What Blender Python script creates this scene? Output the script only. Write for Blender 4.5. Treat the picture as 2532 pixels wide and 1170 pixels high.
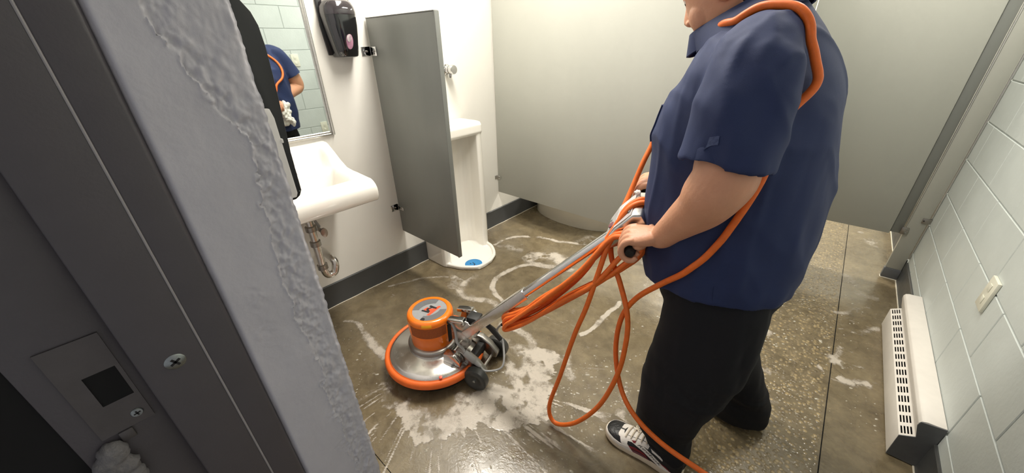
import bpy, bmesh, math, random
import numpy as np
from mathutils import Vector, Matrix, noise
from mathutils.bvhtree import BVHTree

for o in list(bpy.data.objects):
    bpy.data.objects.remove(o, do_unlink=True)
scene = bpy.context.scene
COL = scene.collection
R = math.radians

# ------------------------------------------------------------------ camera
cam_d = bpy.data.cameras.new('camera')
cam = bpy.data.objects.new('camera', cam_d)
COL.objects.link(cam)
scene.camera = cam
cam_d.sensor_fit = 'HORIZONTAL'
cam_d.sensor_width = 36.0
cam_d.lens = 36.0 * 903.5446 / 2532.0
cam_d.clip_start = 0.02
_ya, _pi, _ro = R(41.4718), R(27.6648), R(-1.2857)
_f = Vector((-math.sin(_ya) * math.cos(_pi), math.cos(_ya) * math.cos(_pi), -math.sin(_pi)))
_r = Vector((math.cos(_ya), math.sin(_ya), 0))
_u = _r.cross(_f)
_r2 = _r * math.cos(_ro) + _u * math.sin(_ro)
_u2 = -_r * math.sin(_ro) + _u * math.cos(_ro)
M = Matrix((_r2, _u2, -_f)).transposed().to_4x4()
M.translation = (0, 0, 1.4)
cam.matrix_world = M

# ------------------------------------------------------------------ world (hallway daylight coming through the open doorway)
world = bpy.data.worlds.new('world')
scene.world = world
world.use_nodes = True
world.node_tree.nodes['Background'].inputs[0].default_value = (0.94, 0.95, 1.0, 1)
world.node_tree.nodes['Background'].inputs[1].default_value = 0.40
scene.view_settings.view_transform = 'Standard'
scene.view_settings.look = 'None'
scene.view_settings.exposure = 0.0
scene.view_settings.gamma = 1.0
scene.view_settings.use_curve_mapping = False
LAMP_POWER = 58.0          # ceiling lamp of the washroom, watts


# ------------------------------------------------------------------ materials
def lin(c):
    return tuple((x / 255.0 / 12.92) if x / 255.0 <= 0.04045 else ((x / 255.0 + 0.055) / 1.055) ** 2.4 for x in c)


MATS = {}


def mat(name, rgb, rough=0.5, metal=0.0, var=0.0, scale=8.0, bump=0.0, bscale=40.0, coat=0.0,
        stretch=(1, 1, 1), rvar=0.0, spec=0.5, sub=0.0, rgb2=None, sheen=0.0):
    m = bpy.data.materials.new(name)
    m.use_nodes = True
    nt = m.node_tree
    b = nt.nodes['Principled BSDF']
    c = lin(rgb)
    b.inputs['Base Color'].default_value = (*c, 1)
    b.inputs['Roughness'].default_value = rough
    b.inputs['Metallic'].default_value = metal
    b.inputs['Specular IOR Level'].default_value = spec
    b.inputs['Coat Weight'].default_value = coat
    b.inputs['Coat Roughness'].default_value = 0.08
    if sheen:
        b.inputs['Sheen Weight'].default_value = sheen
        b.inputs['Sheen Roughness'].default_value = 0.4
    if sub:
        b.inputs['Subsurface Weight'].default_value = sub
        b.inputs['Subsurface Radius'].default_value = (0.012, 0.005, 0.003)
        b.inputs['Subsurface Scale'].default_value = 1.0
    tc = nt.nodes.new('ShaderNodeTexCoord')
    mp = nt.nodes.new('ShaderNodeMapping')
    mp.inputs['Scale'].default_value = stretch
    nt.links.new(tc.outputs['Object'], mp.inputs['Vector'])
    if var or rvar or rgb2:
        n = nt.nodes.new('ShaderNodeTexNoise')
        n.inputs['Scale'].default_value = scale
        n.inputs['Detail'].default_value = 6
        n.inputs['Roughness'].default_value = 0.6
        nt.links.new(mp.outputs[0], n.inputs['Vector'])
        ramp = nt.nodes.new('ShaderNodeValToRGB')
        ramp.color_ramp.elements[0].position = 0.3
        ramp.color_ramp.elements[1].position = 0.7
        c2 = lin(rgb2) if rgb2 else tuple(min(1, x * (1 + var)) for x in c)
        c1 = c if rgb2 else tuple(x * (1 - var) for x in c)
        ramp.color_ramp.elements[0].color = (*c1, 1)
        ramp.color_ramp.elements[1].color = (*c2, 1)
        nt.links.new(n.outputs['Fac'], ramp.inputs[0])
        nt.links.new(ramp.outputs[0], b.inputs['Base Color'])
        if rvar:
            mr = nt.nodes.new('ShaderNodeMapRange')
            mr.inputs['From Min'].default_value = 0.3
            mr.inputs['From Max'].default_value = 0.7
            mr.inputs['To Min'].default_value = max(0.02, rough - rvar)
            mr.inputs['To Max'].default_value = min(1, rough + rvar)
            nt.links.new(n.outputs['Fac'], mr.inputs['Value'])
            nt.links.new(mr.outputs[0], b.inputs['Roughness'])
    if bump:
        n2 = nt.nodes.new('ShaderNodeTexNoise')
        n2.inputs['Scale'].default_value = bscale
        n2.inputs['Detail'].default_value = 5
        nt.links.new(mp.outputs[0], n2.inputs['Vector'])
        bp = nt.nodes.new('ShaderNodeBump')
        bp.inputs['Strength'].default_value = bump
        bp.inputs['Distance'].default_value = 0.01
        nt.links.new(n2.outputs['Fac'], bp.inputs['Height'])
        nt.links.new(bp.outputs[0], b.inputs['Normal'])
    MATS[name] = m
    return m


mat('wall_white', (232, 229, 221), 0.42, var=0.03, scale=2.5, bump=0.04, bscale=14)
mat('block_paint', (205, 211, 208), 0.5, var=0.04, scale=6, bump=0.12, bscale=60)
mat('mortar', (178, 184, 181), 0.6, bump=0.1)
mat('ceiling_white', (235, 234, 228), 0.8)
mat('plaster_grey', (190, 188, 194), 0.55, var=0.05, scale=9, bump=0.10, bscale=90)
mat('frame_grey', (78, 74, 77), 0.42, var=0.04, scale=30, bump=0.05, bscale=300)
mat('frame_highlight', (150, 146, 146), 0.4)  # pale tone standing in for the highlight on the frame corner
mat('lump_grey', (112, 110, 110), 0.8, var=0.15, scale=60, bump=0.4, bscale=200)
mat('strike_steel', (92, 88, 88), 0.45, metal=0.5, var=0.1, scale=40)
mat('screw_steel', (150, 155, 155), 0.3, metal=0.9, var=0.15, scale=200)
mat('dark_void', (8, 8, 9), 0.9)
mat('base_grey', (68, 69, 69), 0.38, var=0.05, scale=12, rvar=0.08)
mat('caulk', (222, 214, 196), 0.6, var=0.12, scale=40)
mat('partition_grey', (170, 170, 161), 0.36, var=0.025, scale=3, stretch=(1, 1, 0.4), bump=0.03, bscale=220)
mat('partition_shaded', (128, 130, 124), 0.34, var=0.05, scale=5, stretch=(1, 1, 0.25), bump=0.03, bscale=220)  # partition grey darkened; the backlit shade of the urinal screen is in the colour
mat('partition_edge', (120, 122, 117), 0.35)
mat('aluminium', (205, 203, 198), 0.28, metal=0.9, var=0.06, scale=30, stretch=(1, 1, 6))
mat('chrome', (215, 215, 215), 0.10, metal=1.0, rvar=0.04, scale=20)
mat('chrome_worn', (214, 211, 206), 0.22, metal=1.0, var=0.05, scale=18, rvar=0.10)
mat('chrome_dull', (160, 156, 150), 0.3, metal=0.95, var=0.12, scale=30)
mat('mirror_glass', (225, 232, 230), 0.015, metal=1.0)
mat('porcelain', (244, 240, 231), 0.12, coat=0.5, var=0.012, scale=6)
mat('porcelain_aged', (240, 235, 224), 0.16, coat=0.4, var=0.03, scale=10)
mat('black_gloss', (14, 14, 17), 0.12, coat=0.6, spec=0.6)
mat('black_satin', (22, 23, 25), 0.34, var=0.1, scale=20)
mat('smoke_cap', (52, 47, 50), 0.10, coat=0.7)
mat('soap_pink', (128, 84, 106), 0.18, coat=0.6, rgb2=(176, 132, 150), scale=30)
mat('soap_clear', (196, 190, 188), 0.10, coat=0.8, rgb2=(140, 112, 124), scale=50)
mat('towel_white', (222, 220, 216), 0.5)
mat('orange_paint', (244, 122, 16), 0.26, coat=0.5, var=0.03, scale=12)
mat('orange_rubber', (236, 108, 36), 0.5, var=0.06, scale=30)
mat('orange_label', (252, 176, 22), 0.3)
mat('orange_red', (238, 84, 48), 0.4)
mat('label_brown', (176, 88, 26), 0.5, rgb2=(128, 62, 22), scale=240)
mat('label_pale', (206, 204, 202), 0.25, rgb2=(176, 172, 174), scale=30, coat=0.4)
mat('badge_grey', (150, 151, 152), 0.35, var=0.06, scale=90)
mat('badge_dark', (104, 105, 107), 0.4, var=0.06, scale=90)
mat('print_black', (20, 19, 20), 0.5)
mat('rubber_black', (26, 26, 26), 0.55, var=0.2, scale=40)
mat('wheel_grey', (52, 53, 51), 0.42, var=0.12, scale=25)
mat('brush_black', (16, 15, 14), 0.8)
mat('cable_grey', (158, 158, 156), 0.5)
mat('cord_orange', (232, 110, 34), 0.5, var=0.10, scale=60, rvar=0.1, bump=0.05, bscale=600)
mat('cord_copper', (222, 150, 110), 0.3, metal=0.2)
mat('mat_blue', (46, 134, 196), 0.5, var=0.12, scale=60)
mat('heater_white', (226, 220, 212), 0.4, var=0.04, scale=14, bump=0.03, bscale=30)
mat('heater_end', (96, 98, 100), 0.5, var=0.08, scale=30)
mat('plate_ivory', (226, 224, 208), 0.4)
mat('skin', (206, 150, 118), 0.46, var=0.06, scale=14, bump=0.10, bscale=160, sub=0.12)
mat('hair_black', (20, 17, 16), 0.5, bump=0.6, bscale=120, stretch=(1, 1, 0.3))
mat('eye_white', (225, 220, 214), 0.2)
mat('eye_dark', (28, 18, 14), 0.1)
mat('shirt_navy', (26, 41, 82), 0.75, var=0.05, scale=30, bump=0.12, bscale=900)
mat('tag_navy', (70, 84, 122), 0.6, rgb2=(40, 52, 90), scale=160)
mat('button_navy', (24, 30, 50), 0.35)
mat('trouser_black', (10, 11, 18), 0.9, var=0.1, scale=30, bump=0.15, bscale=700)
mat('leather_black', (22, 23, 26), 0.38, bump=0.25, bscale=120)
mat('leather_white', (226, 220, 212), 0.42, bump=0.06, bscale=160)
mat('sole_cream', (214, 200, 178), 0.55, var=0.05, scale=40)
mat('maroon', (120, 34, 40), 0.5)
mat('maroon_pale', (112, 66, 74), 0.5)
mat('lace_cream', (214, 202, 182), 0.7, bump=0.2, bscale=500)
mat('rag_white', (228, 224, 216), 0.85, var=0.08, scale=40, bump=0.4, bscale=200)
mat('toilet_white', (212, 206, 192), 0.2, coat=0.3, var=0.03)

m = bpy.data.materials.new('lamp_glow')
m.use_nodes = True
m.node_tree.nodes['Principled BSDF'].inputs['Base Color'].default_value = (0.9, 0.9, 0.88, 1)
MATS['lamp_diffuser'] = m


def floor_material():
    m = bpy.data.materials.new('wet_concrete')
    m.use_nodes = True
    nt = m.node_tree
    N, Lk = nt.nodes, nt.links
    b = N['Principled BSDF']
    tc = N.new('ShaderNodeTexCoord')

    def nz(scale, detail=6, rough=0.6, dist=0.0):
        n = N.new('ShaderNodeTexNoise')
        n.inputs['Scale'].default_value = scale
        n.inputs['Detail'].default_value = detail
        n.inputs['Roughness'].default_value = rough
        n.inputs['Distortion'].default_value = dist
        Lk.new(tc.outputs['Object'], n.inputs['Vector'])
        return n

    def math_(op, a, bb=None, v=None):
        n = N.new('ShaderNodeMath')
        n.operation = op
        Lk.new(a, n.inputs[0])
        if bb is not None:
            Lk.new(bb, n.inputs[1])
        if v is not None:
            n.inputs[1].default_value = v
        return n.outputs[0]

    def rng(a, f0, f1, t0, t1):
        n = N.new('ShaderNodeMapRange')
        n.inputs['From Min'].default_value = f0
        n.inputs['From Max'].default_value = f1
        n.inputs['To Min'].default_value = t0
        n.inputs['To Max'].default_value = t1
        Lk.new(a, n.inputs['Value'])
        return n.outputs[0]

    big = nz(2.2, 5, 0.6, 0.6)
    mid = nz(14, 8, 0.7, 0.3)
    fine = nz(120, 4, 0.6)
    r1 = N.new('ShaderNodeValToRGB')
    e = r1.color_ramp.elements
    e[0].position, e[0].color = 0.30, (*lin((90, 78, 58)), 1)
    e[1].position, e[1].color = 0.70, (*lin((134, 120, 94)), 1)
    Lk.new(big.outputs['Fac'], r1.inputs[0])
    r2 = N.new('ShaderNodeValToRGB')
    e = r2.color_ramp.elements
    e[0].position, e[0].color = 0.32, (*lin((66, 56, 40)), 1)
    e[1].position, e[1].color = 0.72, (*lin((146, 132, 104)), 1)
    Lk.new(mid.outputs['Fac'], r2.inputs[0])
    mx = N.new('ShaderNodeMixRGB')
    mx.inputs[0].default_value = 0.45
    Lk.new(r1.outputs[0], mx.inputs[1])
    Lk.new(r2.outputs[0], mx.inputs[2])
    # worn band where the stones of the aggregate show (right of the man)
    sep = N.new('ShaderNodeSeparateXYZ')
    Lk.new(tc.outputs['Object'], sep.inputs[0])
    wob = rng(nz(3.0, 4).outputs['Fac'], 0.3, 0.7, -0.14, 0.14)
    xx = math_('ADD', sep.outputs['X'], wob)
    g1 = rng(xx, -0.14, 0.02, 0, 1)
    g2 = rng(sep.outputs['X'], 0.30, 0.305, 1, 0.12)
    worn = math_('MULTIPLY', g1, g2)
    vor = N.new('ShaderNodeTexVoronoi')
    vor.feature = 'F1'
    vor.inputs['Scale'].default_value = 62
    vor.inputs['Randomness'].default_value = 1
    Lk.new(tc.outputs['Object'], vor.inputs['Vector'])
    stone = rng(vor.outputs['Distance'], 0.25, 0.55, 1, 0)
    rs = N.new('ShaderNodeValToRGB')
    e = rs.color_ramp.elements
    e[0].position, e[0].color = 0.0, (*lin((88, 74, 52)), 1)
    e[1].position, e[1].color = 1.0, (*lin((182, 160, 116)), 1)
    sepc = N.new('ShaderNodeSeparateColor')
    Lk.new(vor.outputs['Color'], sepc.inputs[0])
    Lk.new(sepc.outputs[0], rs.inputs[0])
    sm = math_('MULTIPLY', math_('MULTIPLY', stone, worn), v=0.75)
    mx2 = N.new('ShaderNodeMixRGB')
    Lk.new(sm, mx2.inputs[0])
    Lk.new(mx.outputs[0], mx2.inputs[1])
    Lk.new(rs.outputs[0], mx2.inputs[2])
    Lk.new(mx2.outputs[0], b.inputs['Base Color'])
    # wet film: glossy, patchy
    wet = nz(5.5, 5, 0.65, 1.0)
    Lk.new(rng(wet.outputs['Fac'], 0.35, 0.65, 0.14, 0.38), b.inputs['Roughness'])
    b.inputs['Specular IOR Level'].default_value = 0.5
    b.inputs['Coat Weight'].default_value = 0.35
    b.inputs['Coat Roughness'].default_value = 0.12
    h1 = math_('MULTIPLY', fine.outputs['Fac'], v=0.10)
    h2 = math_('MULTIPLY', math_('MULTIPLY', stone, worn), v=0.55)
    rip = nz(38, 3, 0.5, 1.5)
    h3 = math_('MULTIPLY', rip.outputs['Fac'], v=0.22)
    hh = math_('ADD', math_('ADD', h1, h2), h3)
    bp = N.new('ShaderNodeBump')
    bp.inputs['Strength'].default_value = 0.55
    bp.inputs['Distance'].default_value = 0.006
    Lk.new(hh, bp.inputs['Height'])
    Lk.new(bp.outputs[0], b.inputs['Normal'])
    MATS['wet_concrete'] = m


floor_material()


def suds_material():
    m = bpy.data.materials.new('soap_suds')
    m.use_nodes = True
    nt = m.node_tree
    N, Lk = nt.nodes, nt.links
    b = N['Principled BSDF']
    b.inputs['Base Color'].default_value = (*lin((204, 194, 180)), 1)
    b.inputs['Roughness'].default_value = 0.35
    b.inputs['Coat Weight'].default_value = 0.3
    at = N.new('ShaderNodeAttribute')
    at.attribute_name = 'foam'
    tr = N.new('ShaderNodeBsdfTransparent')
    mx = N.new('ShaderNodeMixShader')
    tc0 = N.new('ShaderNodeTexCoord')
    nf = N.new('ShaderNodeTexNoise')
    nf.inputs['Scale'].default_value = 75
    nf.inputs['Detail'].default_value = 6
    nf.inputs['Roughness'].default_value = 0.7
    nf.inputs['Distortion'].default_value = 0.8
    Lk.new(tc0.outputs['Object'], nf.inputs['Vector'])
    ad = N.new('ShaderNodeMath')
    ad.operation = 'MULTIPLY_ADD'
    ad.inputs[1].default_value = 0.9
    Lk.new(nf.outputs['Fac'], ad.inputs[0])
    Lk.new(at.outputs['Fac'], ad.inputs[2])
    mrg = N.new('ShaderNodeMapRange')
    mrg.interpolation_type = 'SMOOTHSTEP'
    mrg.inputs['From Min'].default_value = 0.58
    mrg.inputs['From Max'].default_value = 1.22
    mrg.inputs['To Min'].default_value = 0.0
    mrg.inputs['To Max'].default_value = 0.82
    Lk.new(ad.outputs[0], mrg.inputs['Value'])
    mul = N.new('ShaderNodeMath')
    mul.operation = 'MINIMUM'
    m2 = N.new('ShaderNodeMath')
    m2.operation = 'MULTIPLY'
    m2.inputs[1].default_value = 6.0
    Lk.new(at.outputs['Fac'], m2.inputs[0])
    Lk.new(m2.outputs[0], mul.inputs[0])
    Lk.new(mrg.outputs[0], mul.inputs[1])
    Lk.new(mul.outputs[0], mx.inputs[0])
    Lk.new(tr.outputs[0], mx.inputs[1])
    Lk.new(b.outputs[0], mx.inputs[2])
    Lk.new(mx.outputs[0], N['Material Output'].inputs[0])
    tc = N.new('ShaderNodeTexCoord')
    n = N.new('ShaderNodeTexNoise')
    n.inputs['Scale'].default_value = 160
    Lk.new(tc.outputs['Object'], n.inputs['Vector'])
    bp = N.new('ShaderNodeBump')
    bp.inputs['Strength'].default_value = 0.25
    bp.inputs['Distance'].default_value = 0.004
    Lk.new(n.outputs['Fac'], bp.inputs['Height'])
    Lk.new(bp.outputs[0], b.inputs['Normal'])
    MATS['soap_suds'] = m


suds_material()


# ------------------------------------------------------------------ mesh helpers
def V(*a):
    return Vector(a)


class MB:
    def __init__(self, xf=None):
        self.v, self.f, self.xf = [], [], xf

    def add(self, verts, faces):
        n = len(self.v)
        self.v += [tuple(p) for p in verts]
        self.f += [tuple(i + n for i in q) for q in faces]
        return self

    def box(self, x0, x1, y0, y1, z0, z1):
        vs = [(x0, y0, z0), (x1, y0, z0), (x1, y1, z0), (x0, y1, z0), (x0, y0, z1), (x1, y0, z1), (x1, y1, z1), (x0, y1, z1)]
        return self.add(vs, [(3, 2, 1, 0), (4, 5, 6, 7), (0, 1, 5, 4), (1, 2, 6, 5), (2, 3, 7, 6), (3, 0, 4, 7)])

    def prism(self, poly, a, b, fn):
        """poly: list of 2-D points, extruded a..b, fn(p, q, t) -> xyz"""
        n = len(poly)
        vs = [fn(p, q, a) for p, q in poly] + [fn(p, q, b) for p, q in poly]
        fs = [(i, (i + 1) % n, n + (i + 1) % n, n + i) for i in range(n)]
        fs += [tuple(reversed(range(n))), tuple(range(n, 2 * n))]
        return self.add(vs, fs)

    def loft(self, rings, caps=True):
        n = len(rings[0])
        vs = [p for r in rings for p in r]
        fs = []
        for k in range(len(rings) - 1):
            for i in range(n):
                j = (i + 1) % n
                fs.append((k * n + i, k * n + j, (k + 1) * n + j, (k + 1) * n + i))
        if caps:
            fs.append(tuple(reversed(range(n))))
            fs.append(tuple(range((len(rings) - 1) * n, len(rings) * n)))
        return self.add(vs, fs)

    def lathe(self, prof, n=48, o=(0, 0, 0), axis=(0, 0, 1)):
        ax = Vector(axis).normalized()
        t = ax.orthogonal().normalized()
        s = ax.cross(t)
        o = Vector(o)
        rings = []
        for r, h in prof:
            r = max(r, 1e-5)
            rings.append([o + ax * h + (t * math.cos(a) + s * math.sin(a)) * r for a in [2 * math.pi * i / n for i in range(n)]])
        return self.loft(rings)

    def tube(self, path, rad, n=12, closed=False):
        P = [Vector(p) for p in path]
        m = len(P)
        rr = [rad] * m if not hasattr(rad, '__len__') else list(rad)
        T = []
        for i in range(m):
            a = P[(i - 1) % m] if (closed or i > 0) else P[i]
            b = P[(i + 1) % m] if (closed or i < m - 1) else P[i]
            d = b - a
            T.append(d.normalized() if d.length > 1e-9 else (T[-1] if T else V(0, 0, 1)))
        nrm = T[0].orthogonal().normalized()
        rings = []
        for i in range(m):
            nrm = (nrm - T[i] * nrm.dot(T[i]))
            nrm = nrm.normalized() if nrm.length > 1e-9 else T[i].orthogonal().normalized()
            bi = T[i].cross(nrm)
            rings.append([P[i] + (nrm * math.cos(2 * math.pi * k / n) + bi * math.sin(2 * math.pi * k / n)) * rr[i] for k in range(n)])
        if closed:
            rings.append(rings[0])
        return self.loft(rings, caps=not closed)

    def ball(self, c, r, n=16, k=10):
        rx, ry, rz = (r, r, r) if not hasattr(r, '__len__') else r
        rings = []
        for j in range(k + 1):
            ph = -math.pi / 2 + math.pi * j / k
            cr = max(math.cos(ph), 1e-3)
            rings.append([(c[0] + rx * cr * math.cos(2 * math.pi * i / n), c[1] + ry * cr * math.sin(2 * math.pi * i / n),
                           c[2] + rz * math.sin(ph)) for i in range(n)])
        return self.loft(rings)

    def grid(self, pts):
        """pts[i][j] -> open sheet"""
        a, b = len(pts), len(pts[0])
        vs = [p for r in pts for p in r]
        fs = [(i * b + j, i * b + j + 1, (i + 1) * b + j + 1, (i + 1) * b + j) for i in range(a - 1) for j in range(b - 1)]
        return self.add(vs, fs)

    def slab(self, poly, fn, th):
        """a 2-D polygon (p,q) mapped by fn(p,q,h), thickness th along h"""
        return self.prism(poly, 0.0, th, fn)

    def mesh(self, name):
        vs = [tuple(self.xf @ Vector(p)) for p in self.v] if self.xf else self.v
        me = bpy.data.meshes.new(name)
        me.from_pydata([tuple(p) for p in vs], [], self.f)
        me.update()
        return me

    def build(self, name, material, parent=None, bevel=0.0, seg=2, smooth=35, fix=True):
        me = self.mesh(name)
        return finish(name, me, material, parent, bevel, seg, smooth, fix)


def finish(name, me, material, parent=None, bevel=0.0, seg=2, smooth=35, fix=True):
    bm = bmesh.new()
    bm.from_mesh(me)
    if fix:
        bmesh.ops.remove_doubles(bm, verts=bm.verts, dist=1e-6)
        bmesh.ops.recalc_face_normals(bm, faces=bm.faces)
    if bevel:
        ed = [e for e in bm.edges if len(e.link_faces) == 2 and e.calc_face_angle(0) > R(28)]
        bmesh.ops.bevel(bm, geom=ed, offset=bevel, segments=seg, profile=0.5, affect='EDGES', clamp_overlap=True)
    for f in bm.faces:
        f.smooth = smooth > 0
    if smooth:
        for e in bm.edges:
            if len(e.link_faces) == 2:
                e.smooth = e.calc_face_angle(0) < R(smooth)
    bm.to_mesh(me)
    bm.free()
    return link(name, me, material, parent)


def link(name, me, material=None, parent=None):
    o = bpy.data.objects.new(name, me)
    COL.objects.link(o)
    if material:
        me.materials.clear()
        me.materials.append(MATS[material])
    adopt(o, parent)
    return o


def wloc(o):
    p = Vector((0, 0, 0))
    while o:
        p = p + o.location
        o = o.parent
    return p


def adopt(o, parent):
    """parts are modelled in world coordinates; things carry only a location"""
    if parent is None:
        return
    o.parent = parent
    o.location = o.location - wloc(parent)


def tag(o, label, cat, group=None, kind=None):
    o['label'] = label
    o['category'] = cat
    if group:
        o['group'] = group
    if kind:
        o['kind'] = kind
    return o


def struct(o, label=None):
    o['kind'] = 'structure'
    if label:
        o['label'] = label
    return o


def thing(name, loc, label, cat, group=None):
    o = bpy.data.objects.new(name, None)
    o.empty_display_size = 0.05
    COL.objects.link(o)
    o.location = loc
    return tag(o, label, cat, group)


def remeshed(mb, name, voxel, iters=6, fac=0.5):
    """fuse overlapping closed pieces into one skin (voxel remesh), then relax it"""
    me = mb.mesh(name)
    bm = bmesh.new()
    bm.from_mesh(me)
    bmesh.ops.recalc_face_normals(bm, faces=bm.faces)
    bm.to_mesh(me)
    bm.free()
    tmp = bpy.data.objects.new('tmp', me)
    COL.objects.link(tmp)
    r = tmp.modifiers.new('r', 'REMESH')
    r.mode = 'VOXEL'
    r.voxel_size = voxel
    r.adaptivity = 0.0
    if iters:
        s = tmp.modifiers.new('s', 'SMOOTH')
        s.iterations = iters
        s.factor = fac
    dg = bpy.context.evaluated_depsgraph_get()
    out = bpy.data.meshes.new_from_object(tmp.evaluated_get(dg))
    out.name = name
    bpy.data.objects.remove(tmp, do_unlink=True)
    return out


def relax(me, it):
    bm = bmesh.new()
    bm.from_mesh(me)
    for _ in range(it):
        bmesh.ops.smooth_vert(bm, verts=bm.verts, factor=0.5, use_axis_x=True, use_axis_y=True, use_axis_z=True)
    bm.to_mesh(me)
    bm.free()
    me.update()


def verts_np(me):
    a = np.empty(len(me.vertices) * 3)
    me.vertices.foreach_get('co', a)
    return a.reshape(-1, 3)


def normals_np(me):
    a = np.empty(len(me.vertices) * 3)
    me.vertices.foreach_get('normal', a)
    return a.reshape(-1, 3)


def set_verts(me, a):
    me.vertices.foreach_set('co', a.reshape(-1))
    me.update()


def catmull(P, m=8, closed=False):
    P = [np.array(p, float) for p in P]
    n = len(P)
    out = []
    rngk = range(n) if closed else range(n - 1)
    for i in rngk:
        p0 = P[(i - 1) % n] if (closed or i > 0) else 2 * P[0] - P[1]
        p1, p2 = P[i], P[(i + 1) % n]
        p3 = P[(i + 2) % n] if (closed or i + 2 < n) else 2 * P[-1] - P[-2]
        for k in range(m):
            t = k / m
            out.append(0.5 * ((2 * p1) + (-p0 + p2) * t + (2 * p0 - 5 * p1 + 4 * p2 - p3) * t * t + (-p0 + 3 * p1 - 3 * p2 + p3) * t ** 3))
    if not closed:
        out.append(P[-1])
    return out


# vectorised value noise for relief and foam
_rs = np.random.RandomState(7)
_perm = _rs.permutation(4096)
_val = _rs.rand(4096)


def vnoise(x, y, seed=0):
    xi, yi = np.floor(x).astype(int), np.floor(y).astype(int)
    fx, fy = x - xi, y - yi
    fx, fy = fx * fx * (3 - 2 * fx), fy * fy * (3 - 2 * fy)

    def h(a, b):
        return _val[_perm[(_perm[(a + seed * 131) & 4095] + b) & 4095]]
    return (h(xi, yi) * (1 - fx) + h(xi + 1, yi) * fx) * (1 - fy) + (h(xi, yi + 1) * (1 - fx) + h(xi + 1, yi + 1) * fx) * fy


def fbm(x, y, oct=4, seed=0):
    s, a, t = 0, 1, 0
    for i in range(oct):
        s = s + a * vnoise(x * 2 ** i, y * 2 ** i, seed + i)
        t += a
        a *= 0.5
    return s / t


def sstep(a, b, x):
    t = np.clip((x - a) / (b - a), 0, 1)
    return t * t * (3 - 2 * t)


# ================================================================== THE ROOM
XL, XR = -2.024, 0.584          # left and right wall faces
YB = 4.75                       # back wall
YF = 0.147                      # room side of the front wall (doorway wall)
HC = 2.62
XJ = -0.50                      # left reveal of the doorway

# --- floor: main slab and the strip along the right wall with a saw-cut joint between them
JX = 0.311
fl = MB().box(-2.1, JX - 0.002, 0.2895, YB + 0.05, -0.08, 0.0).build('floor', 'wet_concrete', smooth=0)
struct(fl, 'wet brown concrete floor streaked with soap')
MB().box(-2.1, JX - 0.002, -1.6, 0.2865, -0.08, 0.0006).build('floor_slab', 'wet_concrete', fl, smooth=0)
MB().box(-2.1, JX - 0.002, 0.2865, 0.2895, -0.08, -0.003).build('joint', 'dark_void', fl, smooth=0)
st = MB().box(JX + 0.002, 0.64, -1.6, YB + 0.05, -0.08, 0.0005).build('floor_slab', 'wet_concrete', fl, smooth=0)
jt = MB().box(JX - 0.002, JX + 0.002, -1.6, YB, -0.08, -0.004).build('joint', 'dark_void', fl, smooth=0)

struct(MB().box(-2.15, 0.75, -1.6, YB + 0.1, HC, HC + 0.08).build('ceiling', 'ceiling_white', smooth=0))
struct(MB().box(XL - 0.1, XL, 0.0, YB + 0.1, 0.0, HC).build('wall_left', 'wall_white', smooth=0), 'smooth white wall behind mirror sink and urinal')
struct(MB().box(XL - 0.1, XR + 0.1, YB, YB + 0.1, 0, HC).build('wall_back', 'wall_white', smooth=0))
wr = struct(MB().box(XR + 0.004, XR + 0.1, -0.2, YB + 0.1, 0, HC).build('wall_right', 'mortar', smooth=0), 'pale painted concrete block wall beside the heater')
# painted concrete blocks
bl_me = {}
bw, bh, gp = 0.400, 0.200, 0.006
row = 0
z = 0.0
while z < HC - 0.01:
    y = YF - (0.2 if row % 2 else 0.0)
    while y < YB:
        y0, y1 = max(y, YF), min(y + bw - gp, YB)
        z1 = min(z + bh - gp, HC)
        if y1 - y0 > 0.03:
            key = (round(y1 - y0, 3), round(z1 - z, 3))
            if key not in bl_me:
                bl_me[key] = MB().box(-0.002, 0.006, 0, key[0], 0, key[1])
                o = bl_me[key].build('block', 'block_paint', None, bevel=0.002, seg=1)
                bl_me[key] = o.data
            else:
                o = link('block', bl_me[key])
            o.location = (XR + 0.002, y0, z)
            adopt(o, wr)
        y += bw
    z += bh
    row += 1

# --- front wall with the doorway the camera stands in
fw = MB()
fw.box(XL - 0.1, XJ - 0.03, -0.40, YF, 0, HC)
fw.box(0.42, XR + 0.1, -0.14, YF, 0, HC)
fw.box(XJ - 0.03, 0.42, -0.14, YF, 2.16, HC)
fwo = struct(fw.build('wall_front', 'plaster_grey', smooth=0), 'grey plastered wall with chipped doorway edge')

# reveal of the doorway: old paint layers, flaked edge and a chipped arris, modelled as relief
ny, nz_ = 84, 620
ys = np.linspace(0.036, 0.1475, ny)
zs = np.linspace(0.45, 1.62, nz_)
YY, ZZ = np.meshgrid(ys, zs)
pk_z = [0.45, 0.716, 0.838, 0.942, 1.013, 1.108, 1.159, 1.237, 1.285, 1.311, 1.328, 1.340, 1.355, 1.382, 1.402, 1.42, 1.442, 1.62]
pk_y = [0.112, 0.110, 0.105, 0.108, 0.106, 0.107, 0.107, 0.113, 0.122, 0.121, 0.113, 0.102, 0.094, 0.090, 0.083, 0.075, 0.074, 0.060]
by = np.interp(ZZ, pk_z, pk_y) + (fbm(YY * 90, ZZ * 90, 4, 3) - 0.5) * 0.016 + (fbm(YY * 20, ZZ * 22, 2, 9) - 0.5) * 0.012
inside = sstep(-0.0009, 0.0009, YY - by)
rough_in = (fbm(YY * 160, ZZ * 110, 4, 11) - 0.5)
band = np.exp(-((YY - by - 0.010) / 0.012) ** 2)
disp = -0.0030 * inside + inside * rough_in * (0.0022 + 0.0075 * band)
lip = np.exp(-((YY - by + 0.0012) / 0.0014) ** 2) * (fbm(YY * 60, ZZ * 60, 2, 21) > 0.42) * 0.0014
disp += lip
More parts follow.
